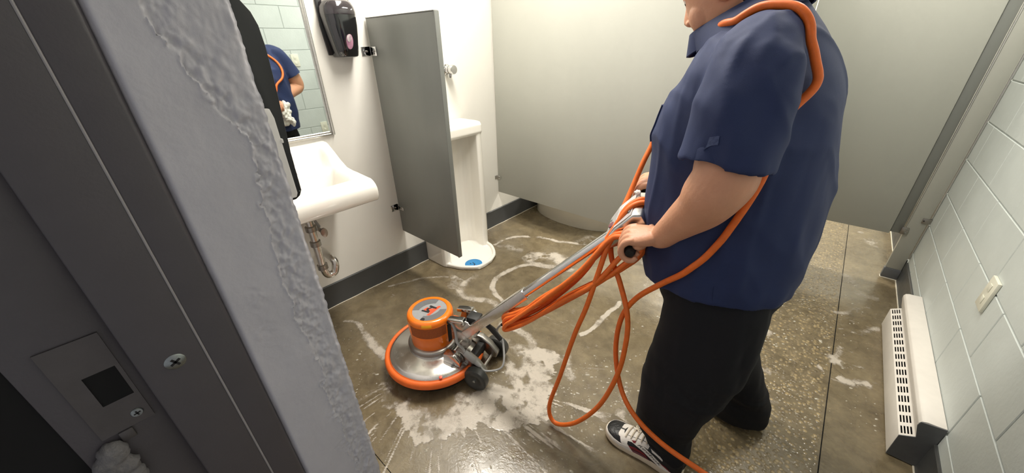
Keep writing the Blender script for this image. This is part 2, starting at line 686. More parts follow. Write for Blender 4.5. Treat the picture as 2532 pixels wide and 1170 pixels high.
disp += (fbm(YY * 30, ZZ * 16, 3, 31) - 0.5) * 0.0024 + (fbm(YY * 12, ZZ * 5, 2, 33) - 0.5) * 0.003 + inside * (fbm(YY * 70, ZZ * 40, 3, 35) - 0.5) * 0.004
for (cy, cz, rad) in [(0.070, 1.12, 0.014), (0.062, 1.07, 0.012), (0.098, 0.78, 0.011), (0.118, 1.02, 0.010), (0.105, 0.86, 0.012)]:
    dd = np.hypot(YY - cy, (ZZ - cz) * 0.8) / rad
    disp += np.exp(-dd ** 2) * (fbm(YY * 150, ZZ * 150, 3, 41) - 0.5) * 0.004
edge_t = sstep(0.139, 0.1475, YY)
disp -= edge_t ** 2 * (0.0015 + 0.006 * np.clip(fbm(ZZ * 60, ZZ * 0 + 3.3, 4, 51) - 0.42, 0, 1))
yj = YY + edge_t * (fbm(ZZ * 130, ZZ * 0 + 1.7, 4, 61) - 0.5) * 0.0040
yj = yj - edge_t * 0.0015
xx = XJ + disp
# the left border of the sheet rolls over on to the steel frame
roll = 1 - sstep(0.036, 0.043, YY)
xx -= roll ** 2 * 0.006
rings = []
for i in range(nz_):
    rings.append([(xx[i, j], yj[i, j], ZZ[i, j]) for j in range(ny)] + [(XJ - 0.029, YF - 0.001, zs[i]), (XJ - 0.029, 0.036, zs[i])])
pl = MB().loft(rings).build('plaster', 'plaster_grey', fwo, smooth=60)
MB().box(XJ - 0.029, XJ - 0.003, 0.036, YF - 0.004, 0.0, 0.4499).build('plaster', 'plaster_grey', fwo, smooth=0)
MB().box(XJ - 0.029, XJ - 0.003, 0.036, YF - 0.004, 1.6201, 2.16).build('plaster', 'plaster_grey', fwo, smooth=0)

# --- steel door frame (structure): profile in plan, extruded upward
door = bpy.data.objects.new('door_1', None)
COL.objects.link(door)
door.location = (XJ, -0.03, 0)
struct(door, 'dark grey painted steel door frame with strike plate in the foreground')
X0 = XJ - 0.03


def vprism(poly):
    return MB().prism(poly, 0.0, 2.15, lambda p, q, t: (p, q, t))


vprism([(X0, 0.0005), (X0, 0.0362), (XJ - 0.004, 0.0362), (XJ + 0.0005, 0.0335), (XJ + 0.0005, 0.0005)]).build('frame_face', 'frame_grey', door, bevel=0.0025, seg=3)
vprism([(X0, -0.056), (X0, 0.0), (XJ + 0.0005, 0.0), (XJ + 0.0005, -0.056)]).build('frame_stop', 'frame_grey', door, bevel=0.002, seg=3)
vprism([(X0, -0.13), (X0, -0.0562), (XJ - 0.014, -0.0562), (XJ - 0.014, -0.13)]).build('frame_rabbet', 'frame_grey', door, bevel=0.0015, seg=2)
xr_ = XJ - 0.014
MB().tube([(XJ - 0.0002, 0.0003, z) for z in np.linspace(0, 2.15, 12)], 0.0013, 8).build('highlight_bead', 'frame_highlight', door)  # thin pale bead added as a painted highlight along the rounded corner
vprism([(X0, -0.40), (X0, -0.1302), (XJ - 0.016, -0.1302), (XJ - 0.016, -0.40)]).build('door_edge', 'dark_void', door, smooth=0)
# strike plate with the latch hole (built as a ring of four bars around a recess)
sp = MB()
zc, yc = 1.083, -0.0815
hy, hz = 0.0125, 0.021
y0, y1, z0, z1 = -0.110, -0.0655, 1.022, 1.148
sp.box(xr_, xr_ + 0.0022, y0, yc - hy, z0, z1)
sp.box(xr_, xr_ + 0.0022, yc + hy, y1, z0, z1)
sp.box(xr_, xr_ + 0.0022, yc - hy, yc + hy, z0, zc - hz)
sp.box(xr_, xr_ + 0.0022, yc - hy, yc + hy, zc + hz, z1)
spo = sp.build('strike_plate', 'strike_steel', door, smooth=0)
MB().box(xr_ + 0.0003, xr_ + 0.0012, yc - hy, yc + hy, zc - hz, zc + hz).build('latch_hole', 'dark_void', spo, smooth=0)
MB().box(xr_, xr_ + 0.004, -0.098, -0.086, 1.008, 1.0215).build('strike_tab', 'strike_steel', spo, bevel=0.001)


def flat_screw(c, r, parent, rot):
    root = MB().lathe([(0.0001, 0.0), (r, 0.0), (r, 0.0006), (r * 0.86, 0.0016), (0.0001, 0.0019)], 28, c, (1, 0, 0)).build('screw', 'screw_steel', parent)
    for k in range(2):
        a = rot + k * math.pi / 2
        d = V(0, math.cos(a), math.sin(a))
        s = V(0, -math.sin(a), math.cos(a))
        L, w = r * 0.55, r * 0.13
        pts = [d * L + s * w, d * L - s * w, -d * L - s * w, -d * L + s * w]
        MB().prism([(p.y, p.z) for p in pts], 0.0, 0.0006, lambda p, q, t: (c[0] + 0.00155 + t, c[1] + p, c[2] + q)).build('cross_slot', 'print_black', root, smooth=0)
    return root


flat_screw((XJ + 0.0004, -0.0268, 1.084), 0.0098, door, 0.5)
flat_screw((xr_ + 0.0022, -0.0762, 1.036), 0.0055, door, 0.2)
# rough lump of render at the foot of the rabbet
rm = MB()
rnd = random.Random(4)
for i in range(16):
    t = i / 15
    rm.ball((xr_ + 0.004 + rnd.uniform(0, .004), -0.112 + 0.004 * math.sin(i), 0.955 + t * 0.05 + rnd.uniform(-.003, .003)), (0.011, 0.012 + rnd.uniform(0, .003), 0.011), 10, 6)
me = remeshed(rm, 'render_lump', 0.002, 3)
a = verts_np(me)
nn = normals_np(me)
a += nn * ((fbm(a[:, 1] * 260, a[:, 2] * 260, 3, 5) - 0.5) * 0.004)[:, None]
set_verts(me, a)
finish('render_lump', me, 'lump_grey', door, smooth=60, fix=False)

# --- baseboards
UY0, UY1 = 1.338, 1.785


def baseboard(name, y0, y1):
    o = MB().prism([(XL, 0), (XL + 0.012, 0), (XL + 0.008, 0.012), (XL + 0.008, 0.147), (XL + 0.004, 0.152), (XL, 0.152)], y0, y1, lambda p, q, t: (p, t, q)).build(name, 'base_grey', smooth=20)
    MB().tube([(XL + 0.013, y, 0.002 + 0.001 * math.sin(y * 31)) for y in np.linspace(y0, y1, 40)], 0.0025, 6).build('caulk_line', 'caulk', o)
    return struct(o, 'dark grey vinyl baseboard under the white wall')


baseboard('baseboard_left', YF, UY0 - 0.002)
baseboard('baseboard_left.001', UY1 + 0.002, YB)
HY0, HY1 = 1.55, 2.477
for nm, y0, y1 in (('baseboard_right', HY1 + 0.004, 3.09), ('baseboard_right.001', YF, HY0 - 0.004), ('baseboard_right.002', 3.125, YB)):
    o = MB().prism([(XR, 0), (XR - 0.012, 0), (XR - 0.008, 0.012), (XR - 0.008, 0.135), (XR - 0.004, 0.14), (XR, 0.14)], y0, y1, lambda p, q, t: (p, t, q)).build(nm, 'base_grey', smooth=20)
    MB().tube([(XR - 0.013, y, 0.003) for y in np.linspace(y0, y1, 20)], 0.003, 6).build('caulk_line', 'caulk', o)
    struct(o, 'dark grey vinyl baseboard along the block wall')


# --- ceiling lamps (out of frame, real fixtures)
def ceiling_lamp(loc, sx, sy, label, power=1.0):
    t = thing('ceiling_light', (loc[0], loc[1], HC - 0.07), label, 'light', 'ceiling lamps')
    MB().box(loc[0] - sx / 2 - .02, loc[0] + sx / 2 + .02, loc[1] - sy / 2 - .02, loc[1] + sy / 2 + .02, HC - 0.05, HC - 0.0005).build('housing', 'ceiling_white', t, bevel=0.004)
    MB().box(loc[0] - sx / 2, loc[0] + sx / 2, loc[1] - sy / 2, loc[1] + sy / 2, HC - 0.068, HC - 0.0505).build('diffuser', 'lamp_diffuser', t, bevel=0.003)
    ld = bpy.data.lights.new('tube_light', 'AREA')
    ld.shape = 'RECTANGLE'
    ld.size, ld.size_y = sx, sy
    ld.energy = LAMP_POWER * power
    ld.color = (1.0, 0.955, 0.87)
    lo = bpy.data.objects.new('tube_light', ld)
    COL.objects.link(lo)
    lo.location = (loc[0], loc[1], HC - 0.075)
    adopt(lo, t)
    return t


ceiling_lamp((-1.22, 1.34), 1.25, 0.30, 'fluorescent ceiling lamp above the urinal')
ceiling_lamp((-0.6, 4.15), 1.2, 0.30, 'fluorescent ceiling lamp over the far stall', 1.4)
ceiling_lamp((0.05, 2.35), 0.30, 0.60, 'short ceiling lamp in the passage before the stall door', 0.36)


# ================================================================== FIXTURES
# --- toilet partitions
PT = 0.025
tp = thing('toilet_partition', (XL, 2.12, 0.30), 'tall pale grey toilet partition running out from the white wall', 'partition')
MB().box(XL + 0.010, -0.30, 2.12, 2.12 + PT, 0.30, 1.90).build('panel', 'partition_grey', tp, bevel=0.003)
MB().box(XL + 0.0085, XL + 0.0098, 2.122, 2.143, 0.30, 1.90).build('edge_strip', 'aluminium', tp, smooth=0)


def bracket(parent, x, y, z, m='chrome_dull', along=1, h=0.03, w=0.04):
    """stirrup bracket: wall flange and a lug on the panel face"""
    b = MB()
    b.box(x, x + 0.003, y - 0.028, y - 0.0005, z - h / 2, z + h / 2)
    b.box(x, x + along * w, y - 0.004, y - 0.0005, z - h / 2, z + h / 2)
    o = b.build('bracket', m, parent, bevel=0.001)
    MB().lathe([(0.0001, 0), (0.005, 0), (0.004, 0.002), (0.0001, 0.0026)], 12, (x + along * w * 0.68, y - 0.004, z), (0, -1, 0)).build('screw', 'print_black', o)
    return o


bracket(tp, XL, 2.12, 0.43, 'aluminium')
bracket(tp, XL, 2.12, 1.72, 'aluminium')
sp2 = thing('toilet_partition', (-0.30, 2.15, 0.30), 'grey partition return behind the man, facing the block wall', 'partition')
MB().box(-0.325, -0.30, 2.1455, 3.095, 0.30, 1.90).build('panel', 'partition_grey', sp2, bevel=0.003)

sd = thing('stall_door', (0.1, 3.096, 0.30), 'grey stall door at the far end beside the block wall', 'stall door')
MB().box(-0.298, 0.440, 3.096, 3.096 + PT, 0.30, 1.90).build('door_panel', 'partition_grey', sd, bevel=0.003)
MB().box(0.441, 0.489, 3.104, 3.116, 0.312, 1.90).build('door_stile', 'partition_edge', sd, bevel=0.001)

pil = thing('stall_pilaster', (0.53, 3.10, 0), 'narrow grey pilaster standing on the floor at the block wall', 'pilaster')
MB().box(0.497, 0.572, 3.090, 3.115, 0.075, 1.95).build('post', 'partition_grey', pil, bevel=0.003)
MB().box(0.4905, 0.4965, 3.088, 3.117, 0.315, 1.95).build('edge_strip', 'aluminium', pil, bevel=0.001)
MB().box(0.495, 0.574, 3.087, 3.118, 0.0005, 0.0745).build('post_shoe', 'heater_end', pil, bevel=0.002)
MB().box(0.493, 0.576, 3.083, 3.122, 0.0004, 0.006).build('shoe_caulk', 'caulk', pil, bevel=0.002)
MB().box(0.5745, 0.5825, 3.094, 3.112, 0.16, 1.95).build('wall_strip', 'aluminium', pil, bevel=0.001)
hb = MB()
hb.box(0.480, 0.512, 3.080, 3.0895, 0.316, 0.362)
hbo = hb.build('hinge_bracket', 'chrome_dull', pil, bevel=0.002)
for dz in (0.328, 0.350):
    MB().lathe([(0.0001, 0), (0.004, 0), (0.003, 0.002), (0.0001, 0.0025)], 10, (0.503, 3.080, dz), (0, -1, 0)).build('screw', 'screw_steel', hbo)
wb = MB()
wb.box(0.545, 0.5835, 3.084, 3.0895, 0.405, 0.437)
wbo = wb.build('wall_bracket', 'chrome_dull', pil, bevel=0.001)
MB().lathe([(0.0001, 0), (0.004, 0), (0.003, 0.002), (0.0001, 0.0025)], 10, (0.552, 3.084, 0.421), (0, -1, 0)).build('screw', 'print_black', wbo)

# --- toilet behind the first partition (only its foot shows)
tl = thing('toilet', (-1.72, 2.80, 0), 'white floor mounted toilet whose rounded foot shows under the partition', 'toilet')


def oval(cx, cy, rx, ry, z, n=40, e=2.4):
    out = []
    for i in range(n):
        a = 2 * math.pi * i / n
        c, s = math.cos(a), math.sin(a)
        out.append((cx + rx * abs(c) ** (2 / e) * (1 if c > 0 else -1), cy + ry * abs(s) ** (2 / e) * (1 if s > 0 else -1), z))
    return out


rings = [oval(-1.66, 2.80, .34, .17, .001), oval(-1.66, 2.80, .345, .175, .03), oval(-1.66, 2.80, .33, .15, .12), oval(-1.66, 2.80, .33, .16, .22),
         oval(-1.64, 2.80, .36, .19, .33), oval(-1.63, 2.80, .37, .195, .39)]
MB().loft(rings).build('bowl', 'toilet_white', tl, smooth=60)
MB().loft([oval(-1.63, 2.80, .37, .195, .392), oval(-1.63, 2.80, .38, .20, .405), oval(-1.63, 2.80, .37, .19, .425)]).build('seat_lid', 'toilet_white', tl, smooth=60)
MB().box(-2.02, -1.86, 2.58, 3.02, .40, .78).build('tank', 'toilet_white', tl, bevel=0.03, seg=3)
lv = thing('toilet_kerb', (-1.4, 2.66, 0), 'white rounded floor flange curving out beneath the tall partition', 'toilet base')
rings = [oval(-1.57, 2.70, .43, .24, .0008, 48, 2.1), oval(-1.57, 2.70, .43, .24, .012, 48, 2.1), oval(-1.57, 2.70, .425, .235, .12, 48, 2.1), oval(-1.57, 2.70, .41, .225, .24, 48, 2.1), oval(-1.57, 2.70, .36, .18, .26, 48, 2.1)]
bpy.data.objects.remove(lv)
MB().loft(rings).build('foot', 'toilet_white', tl, smooth=60)

# --- urinal screen
us = thing('urinal_screen', (XL, 1.168, 0.305), 'grey privacy screen with backlit shade in its colour, hung on the wall between sink and urinal', 'screen')
MB().box(XL + 0.012, -1.452, 1.168, 1.190, 0.308, 1.536).build('panel', 'partition_shaded', us, bevel=0.002)
MB().box(-1.4518, -1.446, 1.166, 1.192, 0.306, 1.538).build('edge_trim', 'partition_edge', us, bevel=0.0015)
MB().box(XL + 0.011, -1.4522, 1.1665, 1.1915, 1.5362, 1.5405).build('top_trim', 'partition_edge', us, bevel=0.001)
for zz in (1.385, 0.478):
    b = MB()
    b.box(XL, XL + 0.003, 1.118, 1.1675, zz - 0.022, zz + 0.022)
    b.box(XL + 0.003, XL + 0.014, 1.1635, 1.1675, zz - 0.022, zz + 0.022)
    b.box(XL + 0.012, XL + 0.070, 1.1640, 1.1675, zz - (0.022 if zz > 1 else 0.010), zz + (0.022 if zz > 1 else 0.010))
    bo = b.build('bracket', 'chrome', us, bevel=0.001)
    for (cx, ax) in ((XL + 0.055, (0, -1, 0)),):
        MB().lathe([(0.0001, 0), (0.006, 0), (0.005, 0.002), (0.0001, 0.003)], 12, (cx, 1.164, zz), ax).build('screw', 'chrome_dull', bo)
    for dy in (1.130, 1.150):
        MB().lathe([(0.0001, 0), (0.005, 0), (0.004, 0.002), (0.0001, 0.003)], 12, (XL + 0.003, dy, zz), (1, 0, 0)).build('screw', 'chrome_dull', bo)

# --- urinal (floor standing stall urinal)
ur = thing('urinal', (-1.92, 1.56, 0), 'white floor standing urinal between the grey screen and the partition', 'urinal')
XF = -1.815


def plan(xf, inset, rc, open_w, depth):
    """U-shaped plan: outer box with an inner channel"""
    y0, y1 = UY0 + inset, UY1 - inset
    pts = [(XL + 0.002, y0), (xf - 0.03, y0), (xf - 0.008, y0 + 0.008), (xf, y0 + 0.03)]
    cy = (UY0 + UY1) / 2
    hw = open_w
    pts += [(xf, cy - hw - 0.012), (xf - 0.006, cy - hw)]
    for k in range(0, 13):
        a = -math.pi / 2 + math.pi * k / 12
        ex = abs(math.cos(a)) ** 0.6
        ey = abs(math.sin(a)) ** 0.75 * (1 if math.sin(a) > 0 else -1)
        pts.append((xf - 0.02 - depth * ex, cy + hw * ey))
    pts += [(xf - 0.006, cy + hw), (xf, cy + hw + 0.012), (xf, y1 - 0.03), (xf - 0.008, y1 - 0.008), (xf - 0.03, y1), (XL + 0.002, y1)]
    return pts


ub = MB()
rings = []
for z, xf, dep in ((0.001, XF, 0.02), (0.03, XF, 0.15), (0.2, XF, 0.15), (0.6, XF - 0.005, 0.145), (0.88, XF - 0.01, 0.13), (0.90, XF - 0.01, 0.13)):
    rings.append([(p, q, z) for p, q in plan(xf, 0.0, 0.02, 0.165, dep)])
ub.loft(rings)
# hood
prof = []
for z, xf, ins in ((0.868, XF - 0.012, 0.0), (0.885, XF - 0.002, 0.0), (0.93, XF - 0.004, 0.0), (0.948, XF - 0.012, 0.006), (0.955, XF - 0.03, 0.02)):
    prof.append([(XL + 0.002, UY0 + ins, z), (xf - 0.02, UY0 + ins, z), (xf - 0.005, UY0 + ins + 0.007, z), (xf, UY0 + ins + 0.025, z), (xf, UY1 - ins - 0.025, z), (xf - 0.005, UY1 - ins - 0.007, z), (xf - 0.02, UY1 - ins, z), (XL + 0.002, UY1 - ins, z)])
ub.loft(prof)
# basin floor and lip on the ground
pan = [(XF - 0.16, 1.385), (XF + 0.00, 1.352), (XF + 0.10, 1.39), (XF + 0.165, 1.44), (XF + 0.200, 1.475), (XF + 0.206, 1.52), (XF + 0.20, 1.60), (XF + 0.155, 1.695), (XF + 0.06, 1.765), (XF, 1.78), (XF - 0.16, 1.74)]
ub.prism(pan, 0.001, 0.012, lambda p, q, t: (p, q, t))
lip = catmull([(XF - 0.01, 1.362, 0.02), (XF + 0.08, 1.392, 0.02), (XF + 0.155, 1.444, 0.02), (XF + 0.188, 1.485, 0.019), (XF + 0.193, 1.53, 0.019), (XF + 0.188, 1.60, 0.019), (XF + 0.147, 1.682, 0.02), (XF + 0.06, 1.748, 0.021), (XF - 0.01, 1.768, 0.022)], 6)
ub.tube(lip, 0.0125, 10)
me = remeshed(ub, 'body', 0.004, 5)
finish('body', me, 'porcelain', ur, smooth=80, fix=False)
um = MB()
um.lathe([(0.0001, 0.0), (0.060, 0.0), (0.062, 0.003), (0.056, 0.005), (0.0001, 0.005)], 40, (-1.690, 1.490, 0.0135), (0, 0, 1))
umo = tag(um.build('urinal_mat', 'mat_blue'), 'round blue rubber mat lying in the urinal basin', 'mat')
for i in range(7):
    a = i * 2.4
    rr = 0.012 + 0.022 * (i % 3) / 2
    MB().lathe([(0.0001, 0), (0.0045, 0), (0.0045, 0.001), (0.0001, 0.001)], 10, (-1.680 + rr * math.cos(a), 1.476 + rr * math.sin(a), 0.0186), (0, 0, 1)).build('hole', 'print_black', umo)

fv = thing('flush_valve', (XL, 1.685, 1.268), 'chrome push button flush valve above the urinal', 'flush valve')
MB().lathe([(0.0001, 0), (0.032, 0), (0.032, 0.004), (0.024, 0.010), (0.016, 0.012), (0.0001, 0.012)], 32, (XL, 1.685, 1.268), (1, 0, 0)).build('wall_flange', 'chrome', fv)
MB().lathe([(0.0001, 0.010), (0.017, 0.010), (0.019, 0.02), (0.026, 0.024), (0.026, 0.036), (0.018, 0.040), (0.018, 0.048), (0.0001, 0.048)], 32, (XL, 1.685, 1.268), (1, 0, 0)).build('valve_body', 'chrome', fv)
MB().lathe([(0.0001, 0.046), (0.026, 0.046), (0.028, 0.052), (0.028, 0.070), (0.025, 0.076), (0.0001, 0.078)], 32, (XL, 1.685, 1.268), (1, 0, 0)).build('push_button', 'chrome', fv)
MB().lathe([(0.0001, 0), (0.012, 0), (0.014, 0.01), (0.010, 0.024), (0.0001, 0.026)], 20, (XL + 0.03, 1.685, 1.244), (0, 0, -1)).build('outlet_nut', 'chrome', fv)

# --- wall mirror
mr = thing('wall_mirror', (XL, 0.59, 0.998), 'framed rectangular mirror above the sink reflecting the man', 'mirror')
MY0, MY1, MZ0, MZ1, FW = 0.30, 0.874, 0.997, 1.85, 0.020
MB().box(XL + 0.001, XL + 0.006, MY0 + FW * .8, MY1 - FW * .8, MZ0 + FW * .8, MZ1 - FW * .8).build('mirror_glass', 'mirror_glass', mr, smooth=0)


def rail(y0, y1, z0, z1, vertical):
    mb = MB()
    prof = [(0.0, 0.0), (0.013, 0.0), (0.015, 0.003), (0.015, 0.007), (0.011, 0.010), (0.012, 0.017), (0.0065, FW), (0.0, FW)]
    if vertical:
        s = 1 if y1 > y0 else -1
        mb.prism(prof, z0, z1, lambda p, q, t: (XL + 0.0005 + p, y0 + s * q, t))
    else:
        s = 1 if z1 > z0 else -1
        mb.prism(prof, y0, y1, lambda p, q, t: (XL + 0.0005 + p, t, z0 + s * q))
    return mb.build('frame_rail', 'aluminium', mr, smooth=20)


rail(MY1, MY0, MZ0, MZ1, True)
rail(MY0, MY1, MZ0, MZ1, True)
rail(MY0 + FW, MY1 - FW, MZ0, MZ1, False)
rail(MY0 + FW, MY1 - FW, MZ1, MZ0, False)

# --- soap dispenser
so = thing('soap_dispenser', (XL, 1.01, 1.36), 'glossy black wall soap dispenser with oval window beside the mirror', 'soap dispenser')
SC = 1.012


def srings(spec):
    out = []
    for z, hw, d, e in spec:
        ring = []
        for i in range(29):
            a = math.pi * i / 28
            c, s = math.cos(a), math.sin(a)
            ring.append((XL + 0.012 + d * abs(s) ** (2 / e), SC + hw * abs(c) ** (2 / e) * (1 if c > 0 else -1), z))
        ring += [(XL + 0.012, SC - hw, z), (XL + 0.012, SC + hw, z)]
        out.append(ring)
    return out


MB().prism([(SC - 0.074, 1.372), (SC + 0.068, 1.372), (SC + 0.086, 1.50), (SC + 0.083, 1.615), (SC - 0.083, 1.615), (SC - 0.086, 1.50)], XL + 0.0005, XL + 0.0125, lambda p, q, t: (t, p, q)).build('back_plate', 'black_satin', so, bevel=0.003)
MB().loft(srings([(1.362, .050, .072, 3.2), (1.368, .056, .080, 3.2), (1.40, .061, .086, 3.2), (1.45, .069, .090, 3.2), (1.50, .076, .092, 3.2), (1.545, .079, .091, 3.2)])).build('cover', 'black_gloss', so, smooth=50)
MB().loft(srings([(1.5452, .0785, .0935, 3.2), (1.555, .079, .0945, 3.2), (1.578, .077, .092, 3.0), (1.597, .070, .084, 2.8), (1.608, .058, .070, 2.6)])).build('push_cap', 'smoke_cap', so, smooth=50)
wn = MB().lathe([(0.0001, 0), (1.0, 0), (0.96, 0.004), (0.0001, 0.0075)], 32, (0, 0, 0), (0, 0, 1))
wn.v = [(XL + 0.012 + 0.0865 + z * 0.9, SC + (y * 0.0180 + x * 0.004), 1.432 + x * 0.036) for x, y, z in wn.v]
wo = wn.build('soap_window', 'soap_pink', so)
wn = MB().lathe([(0.0001, 0.0070), (0.8, 0.005), (0.78, 0.0075), (0.0001, 0.0095)], 28, (0, 0, 0), (0, 0, 1))
wn.v = [(XL + 0.012 + 0.0867 + z * 0.9, SC - 0.001 + (y * 0.015 + x * 0.004), 1.445 + x * 0.021) for x, y, z in wn.v]
wn.build('soap_bag', 'soap_clear', wo)

# --- sink
sk = thing('wall_sink', (XL, 0.54, 0.75), 'white wall hung porcelain sink under the mirror', 'sink')
SY0, SY1 = 0.27, 0.815


def rim_z(x):
    return float(np.interp(x, [-2.024, -1.99, -1.93, -1.88, -1.825, -1.76, -1.715, -1.608], [.976, .972, .935, .900, .872, .865, .864, .858]))


def in_z(x):
    return float(np.interp(x, [-2.024, -2.00, -1.985, -1.965, -1.945, -1.92, -1.85, -1.60], [.976, .970, .945, .900, .872, .862, .860, .858]))


def top_z(x, y):
    d = min(y - SY0, SY1 - y)
    k = float(sstep(0.035, 0.085, d))
    z = rim_z(x) * (1 - k) + in_z(x) * k
    # bowl
    bx = float(sstep(-1.865, -1.835, x) * (1 - sstep(-1.715, -1.640, x)))
    bd = float(sstep(0.055, 0.115, d))
    return z - 0.135 * bx * bd - 0.002 * k


rings = []
ysn = np.concatenate([[SY0, SY0 + .003, SY0 + .009], np.linspace(SY0 + 0.018, SY1 - 0.018, 54), [SY1 - .009, SY1 - .003, SY1]])
xs = np.concatenate([np.linspace(XL + 0.001, -1.60, 62)])
for y in ysn:
    d = min(y - SY0, SY1 - y)
    r = 0.013
    cut = 0.0 if d >= r else r - math.sqrt(max(0, r * r - (r - d) ** 2))
    ring = [(x, y, top_z(x, y) - cut) for x in xs]
    fx = cut
    fr = [(-1.60, .858), (-1.580, .850), (-1.565, .838), (-1.556, .822), (-1.553, .800), (-1.556, .778), (-1.564, .760), (-1.575, .752)]
    ring += [(x - fx * 0.6, y, z - cut * (z - .74) / .12) for x, z in fr[1:]]
    ring += [(-1.60, y, .752 + cut * .5), (-1.66, y, .735 + cut * .5), (-1.72, y, .70 + cut * .5), (-1.85, y, .690 + cut * .5), (-1.95, y, .70 + cut * .5), (XL + 0.001, y, .74 + cut * .5)]
    rings.append(ring)
MB().loft(rings).build('basin', 'porcelain', sk, smooth=60)
fc = MB().box(-1.955, -1.895, 0.49, 0.60, 0.8625, 0.878).build('faucet', 'chrome', sk, bevel=0.005)
MB().prism([(-1.93, .872), (-1.80, .892), (-1.795, .905), (-1.82, .918), (-1.93, .925)], 0.530, 0.562, lambda p, q, t: (p, t, q)).build('spout', 'chrome', fc, bevel=0.004)
MB().lathe([(0.0001, 0), (0.012, 0), (0.012, 0.03), (0.022, 0.034), (0.020, 0.048), (0.0001, 0.050)], 20, (-1.93, 0.585, 0.876), (0, 0, 1)).build('tap_handle', 'chrome', fc)
MB().lathe([(0.0001, 0), (0.012, 0), (0.012, 0.03), (0.022, 0.034), (0.020, 0.048), (0.0001, 0.050)], 20, (-1.93, 0.505, 0.876), (0, 0, 1)).build('tap_handle', 'chrome', fc)
tr = MB().tube(catmull([(-1.80, .575, .71), (-1.80, .575, .60), (-1.80, .575, .45), (-1.80, .575, .36), (-1.80, .590, .315), (-1.80, .625, .315), (-1.80, .64, .36), (-1.82, .64, .385), (-1.9, .64, .39), (XL + .004, .64, .39)], 6), 0.019, 16)
tr.v = [(x - 0.06, y + 0.0, z) for x, y, z in tr.v]
tr.build('trap_pipe', 'chrome_worn', sk)
for zz, r in ((.60, .027), (.515, .026), (.375, .026), (.692, .032)):
    MB().lathe([(0.018, 0), (r, 0.0), (r, 0.026), (0.018, 0.030)], 20, (-1.86, .575, zz - .014), (0, 0, 1)).build('slip_nut', 'chrome_dull', sk)
MB().tube(catmull([(-1.95, .615, .70), (-1.95, .625, .62), (-1.95, .645, .555)], 4), 0.007, 10).build('supply_tube', 'cable_grey', sk)
MB().tube([(XL + .002, .645, .535), (-1.935, .645, .535)], 0.011, 12).build('stop_valve', 'chrome_dull', sk)
hd = MB().lathe([(0.0001, 0), (0.008, 0), (0.008, 0.022), (0.026, 0.026), (0.026, 0.036), (0.0001, 0.038)], 20, (0, 0, 0), (1, 0, 0))
hd.v = [(-1.935 + x, .645 + y * 0.65, .535 + z) for x, y, z in hd.v]
hd.build('valve_handle', 'chrome_dull', sk)

# --- paper towel dispenser on the room side of the front wall, seen edge-on past the chipped corner
pd = thing('towel_dispenser', (-0.70, YF, 1.21), 'black towel dispenser seen edge on behind the chipped doorway corner', 'dispenser')
side = [(YF + 0.003, 1.2085), (0.166, 1.2085), (0.1725, 1.2125), (0.1765, 1.220), (0.1775, 1.273), (0.1825, 1.346), (0.1845, 1.385), (0.185, 1.407), (0.184, 1.427), (0.180, 1.441), (0.172, 1.453), (0.160, 1.462), (YF + 0.003, 1.466)]
MB().prism(side, -0.86, -0.56, lambda p, q, t: (t, p, q)).build('cover', 'black_satin', pd, bevel=0.002, smooth=30)
MB().box(-0.855, -0.5585, YF + 0.0003, YF + 0.0028, 1.21, 1.46).build('back_plate', 'black_gloss', pd, bevel=0.001)
MB().prism([(YF + 0.004, 1.214), (0.166, 1.2135), (0.1685, 1.219), (0.1685, 1.322), (0.166, 1.334), (YF + 0.004, 1.336)], -0.5598, -0.5545, lambda p, q, t: (t, p, q)).build('side_window', 'towel_white', pd, bevel=0.0012)
MB().box(-0.5596, -0.5535, 0.1675, 0.1705, 1.290, 1.2955).build('latch_tab', 'towel_white', pd, bevel=0.0008)
flp = MB().lathe([(0.0001, 0), (0.0011, 0), (0.0008, 0.0006), (0.0001, 0.0007)], 10, (-0.5601, 0.1735, 1.2195), (1, 0, 0)).build('rivet', 'screw_steel', pd)

# --- baseboard heater
ht = thing('baseboard_heater', (0.54, 2.0, 0), 'long white baseboard heater with slotted grille on the right wall', 'heater')
hx = lambda p, q, t: (p, t, q)
MB().prism([(0.496, 0.006), (0.503, 0.006), (0.503, 0.108), (0.496, 0.110)], HY0, HY1, hx).build('front_panel', 'heater_white', ht, bevel=0.001)
MB().prism([(0.5035, 0.012), (0.575, 0.012), (0.575, 0.105), (0.5035, 0.098)], HY0 + 0.004, HY1 - 0.004, hx).build('core', 'dark_void', ht, smooth=0)
# slotted grille: a sheet with real openings, four slots in each row
def gpt(u, y, h=0.0):
    return (0.496 + 0.036 * u - h * 0.5, y, 0.110 + 0.022 * u + h * 0.85)


gr = MB()
nrow = 16
rowl = (HY1 - HY0) / nrow
ue = [0.0, 0.16]
for k in range(4):
    ue += [0.16 + 0.2 * k + 0.10, 0.16 + 0.2 * (k + 1)]
ue[-1] = 0.92
ue.append(1.0)
ue = [0.0, 0.13, 0.24, 0.33, 0.44, 0.53, 0.64, 0.73, 0.84, 1.0]
for r in range(nrow):
    ya, yb = HY0 + r * rowl, HY0 + (r + 1) * rowl
    y1_, y2_ = ya + rowl * 0.16, ya + rowl * 0.84
    def sl(u0, u1, p, q):
        v0 = [gpt(u0, p), gpt(u1, p), gpt(u1, q), gpt(u0, q)]
        v1 = [gpt(u0, p, -0.002), gpt(u1, p, -0.002), gpt(u1, q, -0.002), gpt(u0, q, -0.002)]
        gr.add(v0 + v1, [(0, 1, 2, 3), (7, 6, 5, 4), (0, 4, 5, 1), (1, 5, 6, 2), (2, 6, 7, 3), (3, 7, 4, 0)])
    sl(0, 1, ya, y1_)
    sl(0, 1, y2_, yb)
    for k in range(0, 9, 2):
        sl(ue[k], ue[k + 1], y1_, y2_)
gr.build('slotted_grille', 'heater_white', ht, smooth=0)
